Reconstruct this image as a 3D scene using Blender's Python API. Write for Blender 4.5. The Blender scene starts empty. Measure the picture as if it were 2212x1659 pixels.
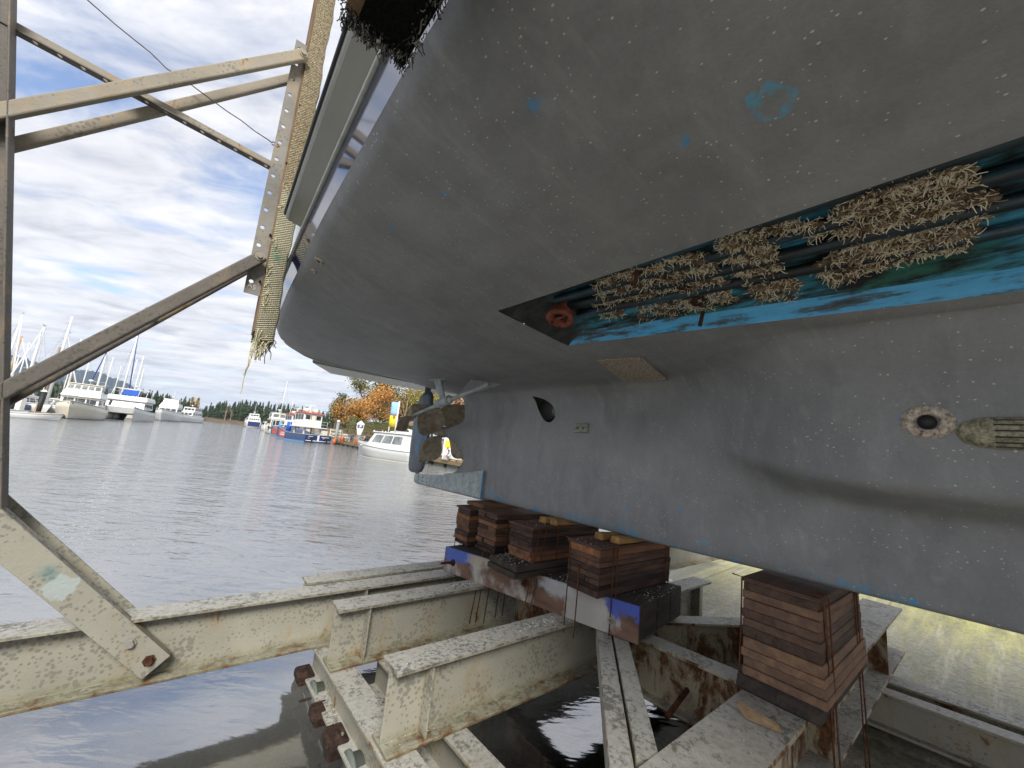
import bpy, bmesh, math, random
from math import sin, cos, pi, radians as rad, sqrt, atan2
from mathutils import Vector, Matrix
from mathutils.bvhtree import BVHTree
random.seed(7)
scn = bpy.context.scene
col = scn.collection

# ------------------------------------------------------------------ camera
H = 2.05                       # eye height above the water (water level is z = 0)
PW, PH, PF = 2212.0, 1659.0, 832.0
PITCH, ROLL, AZ = rad(9.6), rad(5.9), rad(-38.5)
FW = Vector((0, cos(PITCH), sin(PITCH)))
_r = Vector((1, 0, 0)); _u = _r.cross(FW)
RT = _r * cos(ROLL) + _u * sin(ROLL)
UP = _u * cos(ROLL) - _r * sin(ROLL)
cam_d = bpy.data.cameras.new('camera'); cam = bpy.data.objects.new('camera', cam_d); col.objects.link(cam)
M3 = Matrix((RT, UP, -FW)).transposed()
cam.matrix_world = Matrix.Translation((0, 0, H)) @ M3.to_4x4()
cam_d.sensor_width = 36; cam_d.lens = 36 * PF / PW
cam_d.clip_start = 0.02; cam_d.clip_end = 20000
scn.camera = cam

# ------------------------------------------------------------------ world
SUN_EL, SUN_AZ = rad(40), rad(170)       # azimuth clockwise from +Y
w = bpy.data.worlds.new('World'); scn.world = w; w.use_nodes = True
nt = w.node_tree; nt.nodes.clear()
def wn(t, **k):
    n = nt.nodes.new(t)
    for a, v in k.items(): setattr(n, a, v)
    return n
wl = nt.links.new
out = wn('ShaderNodeOutputWorld'); bg = wn('ShaderNodeBackground'); bg.inputs[1].default_value = 0.1
sky = wn('ShaderNodeTexSky', sky_type='NISHITA', sun_disc=False, sun_elevation=SUN_EL, sun_rotation=SUN_AZ)
tc = wn('ShaderNodeTexCoord'); sep = wn('ShaderNodeSeparateXYZ'); wl(tc.outputs['Generated'], sep.inputs[0])
def wm(op, a, b=None):
    n = wn('ShaderNodeMath', operation=op)
    for i, v in enumerate((a, b)):
        if v is None: continue
        if isinstance(v, (int, float)): n.inputs[i].default_value = v
        else: wl(v, n.inputs[i])
    return n.outputs[0]
zz = wm('MAXIMUM', wm('ADD', sep.outputs[2], 0.06), 0.02)
cx = wm('DIVIDE', sep.outputs[0], zz); cy = wm('DIVIDE', sep.outputs[1], zz)
cmb = wn('ShaderNodeCombineXYZ'); wl(cx, cmb.inputs[0]); wl(cy, cmb.inputs[1])
def wnoise(sx, sy, rot, detail, rough, off=0, dist=0.0):
    mp = wn('ShaderNodeMapping'); mp.inputs['Scale'].default_value = (sx, sy, 1)
    mp.inputs['Rotation'].default_value = (0, 0, rot); mp.inputs['Location'].default_value = (off, off * 1.7, 0)
    wl(cmb.outputs[0], mp.inputs[0])
    n = wn('ShaderNodeTexNoise'); n.inputs['Scale'].default_value = 1; n.inputs['Detail'].default_value = detail
    n.inputs['Roughness'].default_value = rough; n.inputs['Distortion'].default_value = dist
    wl(mp.outputs[0], n.inputs['Vector']); return n.outputs['Fac']
def wramp(f, pts):
    r = wn('ShaderNodeValToRGB'); e = r.color_ramp.elements
    while len(e) < len(pts): e.new(0.5)
    for el, (p, c) in zip(e, pts): el.position = p; el.color = c if len(c) == 4 else (*c, 1)
    wl(f, r.inputs[0]); return r.outputs[0]
n1 = wnoise(0.95, 1.7, 0.25, 7, 0.52, 3.1, 0.25)
n2 = wnoise(2.6, 4.6, 0.2, 8, 0.6, 9.4, 0.35)
n3 = wnoise(0.55, 1.0, 0.1, 6, 0.5, 1.6)
low = wm('SUBTRACT', 1.0, wm('MINIMUM', wm('MAXIMUM', wm('MULTIPLY', sep.outputs[2], 1.5), 0.0), 1.0))
cov = wm('ADD', wm('ADD', wm('MULTIPLY', n1, 0.66), wm('MULTIPLY', n2, 0.34)), wm('MULTIPLY', low, 0.085))
mask = wramp(cov, [(0.37, (.05, .05, .05)), (0.45, (.62, .62, .62)), (0.53, (1, 1, 1))])
shade = wm('ADD', wm('MULTIPLY', n2, 0.6), wm('MULTIPLY', n3, 0.4))
ccol = wramp(shade, [(0.34, (3.4, 3.5, 4.0)), (0.47, (4.7, 4.78, 5.1)), (0.60, (5.85, 5.85, 6.05))])
mx = wn('ShaderNodeMix', data_type='RGBA'); wl(mask, mx.inputs[0]); wl(ccol, mx.inputs[7])
tint = wn('ShaderNodeMix', data_type='RGBA', blend_type='MULTIPLY'); tint.inputs[0].default_value = 1
wl(sky.outputs[0], tint.inputs[6]); tint.inputs[7].default_value = (1.2, 1.2, 1.3, 1)
wl(tint.outputs[2], mx.inputs[6])
wl(mx.outputs[2], bg.inputs[0]); wl(bg.outputs[0], out.inputs[0])
# ------------------------------------------------------------------ sun
sd = bpy.data.lights.new('sun', 'SUN'); sd.energy = 2.6; sd.angle = rad(20); sd.color = (1, .96, .9)
so = bpy.data.objects.new('sun', sd); col.objects.link(so)
sdir = Vector((sin(SUN_AZ) * cos(SUN_EL), cos(SUN_AZ) * cos(SUN_EL), sin(SUN_EL)))
so.rotation_euler = sdir.to_track_quat('Z', 'Y').to_euler(); so.location = (0, -20, 40)
scn.view_settings.view_transform = 'Standard'; scn.view_settings.look = 'None'
scn.view_settings.exposure = 0.9; scn.view_settings.gamma = 1
scn.render.engine = 'CYCLES'
scn.cycles.use_denoising = True
scn.cycles.max_bounces = 7; scn.cycles.transparent_max_bounces = 12
scn.cycles.caustics_reflective = False; scn.cycles.caustics_refractive = False

# ------------------------------------------------------------------ helpers
TH = -AZ
ROTH = Matrix.Rotation(TH, 3, 'Z')
def hw(c, a, z):               # railway frame (c across, a aft, z relative to the eye) -> world
    return ROTH @ Vector((c, a, z + H))
AFT = ROTH @ Vector((0, 1, 0)); CRS = ROTH @ Vector((1, 0, 0))
def pray(x, y): return FW + RT * ((x - PW / 2) / PF) - UP * ((y - PH / 2) / PF)
def at(x, y, Y):               # point seen at a photo pixel, Y metres away
    d = pray(x, y); k = Y / d.y; return Vector((d.x * k, Y, H + d.z * k))
def on_water(x, y, z=0.0):
    d = pray(x, y); k = (z - H) / d.z; return Vector((d.x * k, d.y * k, z))

class MB:
    def __init__(s): s.v = []; s.f = []; s.m = []
    def add(s, vs, fs, mi=0):
        o = len(s.v); s.v += [Vector(p) for p in vs]
        for f in fs: s.f.append([i + o for i in f]); s.m.append(mi)
        return s
    def box(s, lo, hi, mi=0):
        x0, y0, z0 = lo; x1, y1, z1 = hi
        return s.add([(x0,y0,z0),(x1,y0,z0),(x1,y1,z0),(x0,y1,z0),(x0,y0,z1),(x1,y0,z1),(x1,y1,z1),(x0,y1,z1)],
                     [(0,3,2,1),(4,5,6,7),(0,1,5,4),(1,2,6,5),(2,3,7,6),(3,0,4,7)], mi)
    def hexa(s, b, t, mi=0):
        return s.add(list(b) + list(t), [(0,3,2,1),(4,5,6,7),(0,1,5,4),(1,2,6,5),(2,3,7,6),(3,0,4,7)], mi)
    def prism(s, prof, p0, p1, up=(0,0,1), mi=0):
        p0, p1 = Vector(p0), Vector(p1); d = (p1 - p0).normalized(); up = Vector(up)
        sx = d.cross(up).normalized(); uy = sx.cross(d).normalized(); n = len(prof)
        vs = [p + sx * q[0] + uy * q[1] for p in (p0, p1) for q in prof]
        fs = [(i, (i+1) % n, n + (i+1) % n, n + i) for i in range(n)]
        return s.add(vs, fs + [tuple(range(n))[::-1], tuple(range(n, 2*n))], mi)
    def beam(s, p0, p1, wd, ht, up=(0,0,1), mi=0):
        return s.prism([(-wd/2,-ht/2),(wd/2,-ht/2),(wd/2,ht/2),(-wd/2,ht/2)], p0, p1, up, mi)
    def tube(s, pts, r, n=6, mi=0, cap=True):
        pts = [Vector(p) for p in pts]; rs = r if isinstance(r, (list, tuple)) else [r] * len(pts)
        o = len(s.v); ref = None
        for i, p in enumerate(pts):
            d = (pts[min(i+1, len(pts)-1)] - pts[max(i-1, 0)])
            d = d.normalized() if d.length > 1e-9 else Vector((0,0,1))
            if ref is None: ref = Vector((0,0,1)) if abs(d.z) < .9 else Vector((1,0,0))
            a = d.cross(ref).normalized(); b = a.cross(d); ref = b
            for k in range(n):
                t = 2*pi*k/n; s.v.append(p + (a*cos(t) + b*sin(t)) * rs[i])
        for i in range(len(pts)-1):
            for k in range(n):
                s.f.append([o+i*n+k, o+i*n+(k+1)%n, o+(i+1)*n+(k+1)%n, o+(i+1)*n+k]); s.m.append(mi)
        if cap:
            s.f.append([o+k for k in range(n)][::-1]); s.m.append(mi)
            s.f.append([o+(len(pts)-1)*n+k for k in range(n)]); s.m.append(mi)
        return s
    def lathe(s, prof, org, axis, n=16, mi=0, cap=True):     # prof: (distance along the axis, radius)
        org, axis = Vector(org), Vector(axis).normalized()
        return s.tube([org + axis * p[0] for p in prof], [max(p[1], 1e-4) for p in prof], n, mi, cap)
    def grid(s, rows, mi=0, close=False):
        o = len(s.v); nr, nc = len(rows), len(rows[0])
        for r in rows: s.v += [Vector(p) for p in r]
        for i in range(nr - 1):
            for j in range(nc if close else nc - 1):
                k = (j + 1) % nc
                s.f.append([o+i*nc+j, o+i*nc+k, o+(i+1)*nc+k, o+(i+1)*nc+j]); s.m.append(mi)
        return s
    def blob(s, c, rx, ry, rz, seg=10, rings=6, jit=0.0, mi=0):
        c = Vector(c); rows = []
        for i in range(rings + 1):
            th = pi * i / rings; row = []
            for j in range(seg):
                ph = 2*pi*j/seg; k = 1 + random.uniform(-jit, jit)
                row.append(c + Vector((rx*sin(th)*cos(ph)*k, ry*sin(th)*sin(ph)*k, rz*cos(th)*k)))
            rows.append(row)
        return s.grid(rows, mi, True)
    def xf(s, m):
        s.v = [m @ p for p in s.v]; return s
    def build(s, name, mats, parent=None, base=(0,0,0), smooth=False, bevel=0.0, seg=1):
        me = bpy.data.meshes.new(name); b = Vector(base)
        me.from_pydata([p - b for p in s.v], [], s.f)
        mats = mats if isinstance(mats, (list, tuple)) else [mats]
        for m in mats: me.materials.append(m)
        if len(mats) > 1: me.polygons.foreach_set('material_index', s.m)
        bm = bmesh.new(); bm.from_mesh(me); bmesh.ops.recalc_face_normals(bm, faces=bm.faces); bm.to_mesh(me); bm.free()
        if smooth: me.polygons.foreach_set('use_smooth', [True] * len(me.polygons))
        o = bpy.data.objects.new(name, me); col.objects.link(o)
        if parent is not None: o.parent = parent
        if bevel:
            md = o.modifiers.new('bevel', 'BEVEL'); md.width = bevel; md.segments = seg; md.limit_method = 'ANGLE'; md.angle_limit = rad(40)
        return o

def tag(o, label=None, cat=None, group=None, kind=None):
    if label: o['label'] = label
    if cat: o['category'] = cat
    if group: o['group'] = group
    if kind: o['kind'] = kind
    return o
def empty(name, label, cat, loc=(0,0,0), rz=0.0, group=None):
    o = bpy.data.objects.new(name, None); col.objects.link(o)
    o.location = loc; o.rotation_euler = (0, 0, rz); o.empty_display_size = .2
    return tag(o, label, cat, group)
def hthing(name, label, cat, c, a, z, group=None):           # a thing in the railway frame, with its base
    o = empty(name, label, cat, hw(c, a, z), TH, group); return o, Vector((c, a, z))
def copy_tree(o, parent=None):
    c = o.copy(); col.objects.link(c)
    if parent is not None: c.parent = parent
    for ch in [x for x in KIDS(o)]: copy_tree(ch, c)
    return c
def KIDS(o): return [x for x in col.objects if x.parent == o]
def lerp(a, b, t): return a + (b - a) * t
def interp(x, xs, ys):
    if x <= xs[0]: return ys[0]
    for i in range(1, len(xs)):
        if x <= xs[i]: return lerp(ys[i-1], ys[i], (x - xs[i-1]) / (xs[i] - xs[i-1]))
    return ys[-1]
def smooth(x, a, b):
    t = min(1, max(0, (x - a) / (b - a))); return t * t * (3 - 2 * t)

# ------------------------------------------------------------------ materials
class NT:
    def __init__(s, name):
        s.m = bpy.data.materials.new(name); s.m.use_nodes = True; s.t = s.m.node_tree
        s.b = s.t.nodes['Principled BSDF']; s.o = s.t.nodes['Material Output']; s._co = None
    def n(s, t, **k):
        x = s.t.nodes.new(t)
        for a, v in k.items(): setattr(x, a, v)
        return x
    def l(s, a, b): s.t.links.new(a, b)
    def put(s, sock, v):
        if isinstance(v, bpy.types.NodeSocket): s.l(v, sock)
        elif isinstance(v, (tuple, list)) and len(v) == 3 and sock.type == 'RGBA': sock.default_value = (*v, 1)
        else: sock.default_value = v
    def co(s, kind='Object'):
        if s._co is None: s._co = s.n('ShaderNodeTexCoord')
        return s._co.outputs[kind]
    def map(s, scale=(1,1,1), rot=(0,0,0), loc=(0,0,0), src=None):
        x = s.n('ShaderNodeMapping'); x.inputs['Scale'].default_value = scale; x.inputs['Rotation'].default_value = rot
        x.inputs['Location'].default_value = loc; s.l(src or s.co(), x.inputs[0]); return x.outputs[0]
    def noise(s, scale, detail=4, rough=.55, vec=None, dist=0.0):
        x = s.n('ShaderNodeTexNoise'); x.inputs['Scale'].default_value = scale; x.inputs['Detail'].default_value = detail
        x.inputs['Roughness'].default_value = rough; x.inputs['Distortion'].default_value = dist
        s.l(vec or s.co(), x.inputs['Vector']); return x.outputs['Fac']
    def voro(s, scale, vec=None, feat='F1', out='Distance', rnd=1.0):
        x = s.n('ShaderNodeTexVoronoi', feature=feat); x.inputs['Scale'].default_value = scale; x.inputs['Randomness'].default_value = rnd
        s.l(vec or s.co(), x.inputs['Vector']); return x.outputs[out]
    def ramp(s, f, pts, interp='LINEAR'):
        x = s.n('ShaderNodeValToRGB'); e = x.color_ramp.elements; x.color_ramp.interpolation = interp
        while len(e) < len(pts): e.new(.5)
        for el, (p, c) in zip(e, pts):
            el.position = p; el.color = (c, c, c, 1) if isinstance(c, (int, float)) else (*c, 1)
        s.l(f, x.inputs[0]); return x.outputs[0]
    def math(s, op, a, b=None, clamp=False):
        x = s.n('ShaderNodeMath', operation=op, use_clamp=clamp); s.put(x.inputs[0], a)
        if b is not None: s.put(x.inputs[1], b)
        return x.outputs[0]
    def mix(s, f, a, b, mode='MIX'):
        x = s.n('ShaderNodeMix', data_type='RGBA', blend_type=mode); s.put(x.inputs[0], f)
        s.put(x.inputs[6], a); s.put(x.inputs[7], b); return x.outputs[2]
    def bump(s, h, strength=.3, dist=.01):
        x = s.n('ShaderNodeBump'); x.inputs['Strength'].default_value = strength; x.inputs['Distance'].default_value = dist
        s.l(h, x.inputs['Height']); s.l(x.outputs[0], s.b.inputs['Normal']); return x
    def sepz(s, src=None):
        x = s.n('ShaderNodeSeparateXYZ'); s.l(src or s.co(), x.inputs[0]); return x.outputs
    def blobm(s, c, r, soft=.5):        # mask 1 inside a ball round c (object coordinates)
        if not hasattr(s, '_wv'):
            q = s.n('ShaderNodeTexNoise'); q.inputs['Scale'].default_value = 20; q.inputs['Detail'].default_value = 6; s.l(s.co(), q.inputs['Vector'])
            q2 = s.n('ShaderNodeVectorMath', operation='MULTIPLY_ADD'); s.l(q.outputs['Color'], q2.inputs[0]); q2.inputs[1].default_value = (.085,)*3; s.l(s.co(), q2.inputs[2])
            q3 = s.n('ShaderNodeVectorMath', operation='SUBTRACT'); s.l(q2.outputs[0], q3.inputs[0]); q3.inputs[1].default_value = (.0425,)*3; s._wv = q3.outputs[0]
        x = s.n('ShaderNodeVectorMath', operation='DISTANCE'); s.l(s._wv, x.inputs[0]); x.inputs[1].default_value = c
        y = s.n('ShaderNodeMapRange'); s.l(x.outputs['Value'], y.inputs[0])
        y.inputs[1].default_value = r; y.inputs[2].default_value = r * (1 - soft); y.inputs[3].default_value = 0; y.inputs[4].default_value = 1
        return y.outputs[0]
    def fin(s, color, rough=.5, metal=0.0, spec=None):
        s.put(s.b.inputs['Base Color'], color); s.put(s.b.inputs['Roughness'], rough); s.put(s.b.inputs['Metallic'], metal)
        if spec is not None: s.put(s.b.inputs['Specular IOR Level'], spec)
        return s.m

def plain(name, c, rough=.5, metal=0.0, var=.12, scale=6.0, spec=None):
    k = NT(name); f = k.noise(scale, 5, .6)
    cc = k.ramp(f, [(.3, tuple(x * (1 - var) for x in c)), (.7, tuple(min(1, x * (1 + var)) for x in c))])
    return k.fin(cc, rough, metal, spec)

def painted_steel(name, base, rust=.0, spots=.5, top=True, seed=0.0, grime=.25, edge=False, patch=None):
    k = NT(name); v = k.map((1,1,1), loc=(seed, seed*.7, 0))
    low = k.noise(2.3, 5, .6, v)
    c = k.ramp(low, [(.3, tuple(x*(1-grime) for x in base)), (.7, base)])
    # blotchy lichen and water marks: rounded spots that cluster
    sp = k.voro(38, v); big = k.noise(3.2, 3, .5, v)
    lim = k.math('MULTIPLY_ADD', big, .9); k.t.nodes[-1].inputs[2].default_value = -.38 + spots*.22
    m = k.ramp(k.math('SUBTRACT', lim, k.math('MULTIPLY', sp, .55)), [(.0, 0), (.06, 1)])
    c = k.mix(k.math('MULTIPLY', m, .75), c, tuple(x*.5 for x in base))
    if top:
        g = k.n('ShaderNodeNewGeometry'); nz = k.sepz(g.outputs['True Normal'])[2]
        up = k.ramp(nz, [(.8, 0), (.9, 1)])
        gr = k.noise(34, 8, .72, v, .2); lg = k.noise(5, 4, .6, v)
        tm = k.ramp(k.math('ADD', k.math('MULTIPLY', gr, .7), k.math('MULTIPLY', lg, .42)), [(.47, 1), (.54, 0)])
        c = k.mix(up, c, k.ramp(gr, [(.3, (.27,.265,.235)), (.62, (.43,.42,.375))]))
        c = k.mix(k.math('MULTIPLY', tm, k.math('MULTIPLY', up, .75)), c, (.105,.105,.092))
    if rust > 0:
        rn = k.noise(4.5, 9, .68, k.map((1,1,.55), loc=(seed*3, 1, 2)), .4)
        t0 = .70 - rust * .28
        rm = k.ramp(rn, [(t0, 0), (t0 + .07, 1)])
        fine = k.noise(34, 6, .7)
        rc = k.ramp(fine, [(.3, (.030,.015,.009)), (.5, (.105,.048,.020)), (.72, (.23,.115,.045))])
        halo = k.ramp(rn, [(t0 - .1, 0), (t0 + .02, 1)])
        keep = k.math('SUBTRACT', 1.0, k.math('MULTIPLY', up, .85)) if top else 1.0
        c = k.mix(k.math('MULTIPLY', k.math('MULTIPLY', halo, .45), keep), c, (.36,.25,.12))
        c = k.mix(k.math('MULTIPLY', rm, keep), c, rc)
    if edge:      # algae and rust that gather along the foot of each cross beam
        sp_ = k.sepz(); hh = k.math('ADD', k.math('SUBTRACT', sp_[2], .66), k.math('MULTIPLY', sp_[1], .05))
        en = k.noise(9, 7, .7, k.map((1,1,2), loc=(2,5,1)))
        m1_ = k.n('ShaderNodeMapRange'); k.l(k.math('ADD', hh, k.math('MULTIPLY', en, -.10)), m1_.inputs[0]); m1_.inputs[1].default_value = -.40; m1_.inputs[2].default_value = -.475
        c = k.mix(k.math('MULTIPLY', m1_.outputs[0], .75), c, (.17,.165,.075))
        m2_ = k.n('ShaderNodeMapRange'); k.l(k.math('ADD', hh, k.math('MULTIPLY', k.math('SUBTRACT', en, .5), -.16)), m2_.inputs[0]); m2_.inputs[1].default_value = -.395; m2_.inputs[2].default_value = -.425
        c = k.mix(k.math('MULTIPLY', m2_.outputs[0], k.ramp(k.noise(3.0, 6, .7, k.map((1,1,1), loc=(7,1,3))), [(.46, 0), (.56, .95)])), c, k.ramp(k.noise(30, 6, .7), [(.3, (.04,.018,.01)), (.6, (.16,.07,.025))]))
        m3_ = k.n('ShaderNodeMapRange'); k.l(hh, m3_.inputs[0]); m3_.inputs[1].default_value = -.03; m3_.inputs[2].default_value = -.012
        c = k.mix(k.math('MULTIPLY', k.math('MULTIPLY', m3_.outputs[0], k.math('SUBTRACT', 1.0, up)), k.ramp(k.noise(16, 6, .7), [(.46, 0), (.58, .8)])), c, (.10,.085,.06))
    if patch:
        pm = k.ramp(k.math('ADD', k.blobm(patch[0], patch[1], .8), k.math('MULTIPLY', k.math('SUBTRACT', k.noise(40, 6, .7), .5), .9)), [(.28, 0), (.42, .8)])
        c = k.mix(pm, c, (.40,.46,.45)); c = k.mix(k.math('MULTIPLY', k.blobm(patch[2], patch[3], .7), .6), c, (.10,.22,.22))
    h = k.math('ADD', k.noise(55, 3, .5, v), k.math('MULTIPLY', k.noise(130, 2, .5, v), .4))
    k.bump(h, .35, .006)
    return k.fin(c, .62, 0, .3)

CREAM = (.375, .36, .29)
M = {}
M['steel'] = painted_steel('cream_paint', CREAM, rust=.20, spots=.62, edge=True)
M['brace'] = painted_steel('brace_paint', CREAM, rust=.24, spots=.5, top=False, seed=1.3, edge=False, patch=((-3.33,1.53,.83),.10,(-3.40,1.53,.92),.06))
M['steel_b'] = painted_steel('cream_paint_worn', CREAM, rust=.33, spots=.5, seed=3.7)
M['steel_rust'] = painted_steel('rusty_paint', (.42,.39,.30), rust=.82, spots=.4, seed=8.2, grime=.35)
M['steel_rail'] = painted_steel('rail_paint', (.42,.40,.33), rust=.45, spots=.35, seed=5.5)
M['galv'] = painted_steel('galvanised', (.25,.235,.205), rust=.22, spots=.35, top=False, seed=2.2, grime=.4)
M['galv_d'] = painted_steel('galvanised_dark', (.15,.135,.115), rust=.22, spots=.4, top=False, seed=6.1, grime=.4)
M['galv_t'] = painted_steel('galvanised_tan', (.30,.265,.205), rust=.3, spots=.3, top=False, seed=4.1, grime=.35)
def rust_mat(name, a, b, c3):
    k = NT(name); f = k.noise(18, 9, .7); k.bump(k.noise(40, 6, .7), .6, .01)
    return k.fin(k.ramp(f, [(.32, a), (.5, b), (.68, c3)]), .9, 0, .2)
M['rust'] = rust_mat('rust', (.022,.012,.009), (.075,.032,.018), (.17,.07,.03))
M['rust_dark'] = rust_mat('wet_rust', (.012,.009,.008), (.04,.024,.018), (.085,.05,.035))
M['wire'] = rust_mat('rusty_wire', (0.042,0.020,0.011), (0.119,0.052,0.028), (0.196,0.084,0.042))
M['bolt'] = plain('bolt_zinc', (.42,.40,.36), .45, .6)

def wood(name, ramp_, rough=.85, rnd=True, long_axis=0):
    k = NT(name); oi = k.n('ShaderNodeObjectInfo')
    sc = [14, 14, 14]; sc[long_axis] = 1.4
    v = k.n('ShaderNodeVectorMath', operation='ADD'); k.l(k.map(tuple(sc)), v.inputs[0])
    k.l(k.math('MULTIPLY', oi.outputs['Random'], 37.0), v.inputs[1])
    g = k.noise(1.6, 8, .65, v.outputs[0], .5)
    pv = k.n('ShaderNodeVectorMath', operation='ADD'); k.l(k.map((4,9,9)), pv.inputs[0]); k.l(k.math('MULTIPLY', oi.outputs['Random'], 91.0), pv.inputs[1])
    patch = k.noise(.7, 4, .6, pv.outputs[0])
    f = k.math('ADD', k.math('MULTIPLY', g, .45), k.math('MULTIPLY', patch, .35))
    f = k.math('ADD', f, k.math('MULTIPLY', oi.outputs['Random'], .32 if rnd else .0))
    c = k.ramp(f, ramp_)
    c = k.mix(k.ramp(k.noise(90, 2, .5), [(.72, 0), (.78, .4)]), c, (.30,.29,.26))
    k.bump(g, .7, .008)
    return k.fin(c, rough, 0, .25)
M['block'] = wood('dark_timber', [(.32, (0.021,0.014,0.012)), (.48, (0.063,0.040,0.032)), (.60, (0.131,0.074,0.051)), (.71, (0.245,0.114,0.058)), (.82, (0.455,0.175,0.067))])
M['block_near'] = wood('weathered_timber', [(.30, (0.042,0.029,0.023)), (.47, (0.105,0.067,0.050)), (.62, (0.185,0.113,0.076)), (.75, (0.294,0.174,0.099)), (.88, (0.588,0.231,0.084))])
M['ply'] = wood('plywood_cap', [(.3, (0.075,0.045,0.038)), (.7, (0.225,0.128,0.083))], rnd=False)
M['wedge'] = wood('fresh_timber', [(.32, (.22,.12,.045)), (.48, (.44,.26,.10)), (.75, (.56,.37,.17))], .8, False)
M['splint'] = wood('split_pale_wood', [(.3, (.20,.13,.07)), (.55, (.42,.31,.19)), (.8, (.55,.44,.29))], .8, False)
M['baulk'] = wood('wet_baulk', [(.3, (0.027,0.021,0.018)), (.5, (0.075,0.060,0.048)), (.75, (0.180,0.150,0.120))], rnd=False)
M['dockwood'] = wood('dock_timber', [(.3, (.20,.14,.07)), (.6, (.36,.27,.15)), (.85, (.45,.36,.22))], .85, False)
M['padwood'] = wood('pad_timber', [(.3, (.13,.085,.05)), (.6, (.27,.18,.11)), (.85, (.40,.30,.20))], .85, False, 2)

def timber_paint():
    k = NT('painted_timber_side'); v = k.co()
    z = k.sepz()[2]; y = k.sepz()[1]
    n = k.noise(5, 8, .65); nb = k.noise(1.7, 4, .6)
    c = k.ramp(k.noise(9, 6, .6, k.map((1,.25,1))), [(.3, (.085,.05,.036)), (.55, (.175,.10,.07)), (.8, (.27,.165,.115))])
    wm_ = k.math('MULTIPLY', k.ramp(k.math('ADD', nb, k.math('MULTIPLY', n, .4)), [(.70, 0), (.82, .8)]), 1)
    c = k.mix(wm_, c, (.50,.49,.45))
    hh = k.math('MULTIPLY', k.math('SUBTRACT', k.math('ADD', z, k.math('MULTIPLY', y, .05)), .664), 4.17)
    nn = k.math('MULTIPLY', k.math('SUBTRACT', n, .5), 1.1)
    hn_ = k.math('ADD', hh, nn); yn = k.math('ADD', y, k.math('MULTIPLY', nn, .45))
    def win(v, lo, hi, sf=.08): return k.math('MULTIPLY', k.math('SMOOTH_MIN', 1.0, k.math('MAXIMUM', k.math('DIVIDE', k.math('SUBTRACT', v, lo), sf), 0.0)), k.math('MINIMUM', 1.0, k.math('MAXIMUM', k.math('DIVIDE', k.math('SUBTRACT', hi, v), sf), 0.0)), True)
    c = k.mix(k.math('MULTIPLY', win(yn, -.24, .22), .75), c, (.50,.49,.45))
    c = k.mix(k.math('MULTIPLY', win(yn, .05, .5), k.ramp(hn_, [(.5, 0), (.7, .8)])), c, (.50,.51,.52))
    c = k.mix(k.math('MULTIPLY', win(yn, -.6, -.12, .06), k.ramp(hn_, [(.56, 0), (.64, .95)])), c, (.075,.12,.46))
    c = k.mix(k.math('MULTIPLY', win(yn, 1.3, 1.75, .05), k.ramp(hn_, [(.42, 0), (.5, 1)])), c, (.09,.14,.44))
    c = k.mix(k.math('MULTIPLY', win(yn, 1.1, 1.42, .1), k.ramp(hn_, [(.55, 0), (.65, .7)])), c, (.45,.42,.34))
    k.bump(n, .5, .006)
    return k.fin(c, .7, 0, .3)
M['timber_side'] = timber_paint()

def gel(name, c, rough=.25, var=.05): return plain(name, c, rough, 0, var, 3.0, .5)
M['gel'] = gel('white_gelcoat', (.74,.74,.72), .3)
M['gel_cream'] = gel('cream_gelcoat', (.72,.68,.56), .35)
M['gel_grey'] = gel('grey_gelcoat', (.56,.57,.55), .3)
M['gel_olive'] = gel('warm_grey_gelcoat', (.40,.41,.37), .22)
M['ledge'] = plain('pale_ledge', (.60,.62,.58), .45, 0, .2, 14)
M['boot'] = plain('navy_gloss', (.022,.026,.075), .06, 0, .2, 2, 1.0); M['boot'].node_tree.nodes['Principled BSDF'].inputs['IOR'].default_value = 2.4
M['navy'] = plain('navy_paint', (.022,.04,.13), .35, 0, .2, 3)
M['navy_lt'] = plain('faded_navy', (.055,.085,.20), .4, 0, .2, 3)
M['red'] = plain('red_panel', (.46,.10,.075), .6)
M['orange'] = plain('orange_plastic', (.75,.14,.03), .5)
M['lightblue'] = plain('pale_blue_paint', (.10,.30,.52), .5)
M['canvas'] = plain('blue_canvas', (.02,.10,.45), .8)
M['sailcover'] = plain('navy_canvas', (.02,.045,.17), .8)
M['white'] = plain('white_paint', (.76,.76,.74), .45)
M['black'] = plain('black_rubber', (.012,.012,.013), .6)
M['alu'] = plain('aluminium_spar', (.72,.72,.70), .4, 0)
M['spar_tan'] = plain('tan_spar', (.45,.30,.17), .5)
M['spar_br'] = plain('brown_spar', (.30,.22,.16), .5)
M['grey'] = plain('grey_plastic', (.25,.26,.26), .5)
M['slate'] = plain('dark_grey_rubber', (.12,.14,.12), .7)
M['yellow'] = plain('yellow_cloth', (.80,.68,.04), .8)
M['cyan'] = plain('sky_blue_cloth', (.30,.52,.75), .8)
M['interior'] = plain('cabin_dark', (.02,.02,.022), .6)
def glass():
    k = NT('tinted_window'); c = k.ramp(k.noise(1.1, 3, .6), [(.35, (.012,.016,.018)), (.7, (.08,.095,.10))])
    return k.fin(c, .05, 0, .8)
M['glass'] = glass()
def glass_lt():
    k = NT('pale_window'); c = k.ramp(k.noise(1.1, 3, .6), [(.35, (.12,.14,.14)), (.7, (.34,.36,.36))])
    return k.fin(c, .08, 0, .8)
M['glass_lt'] = glass_lt()

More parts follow.
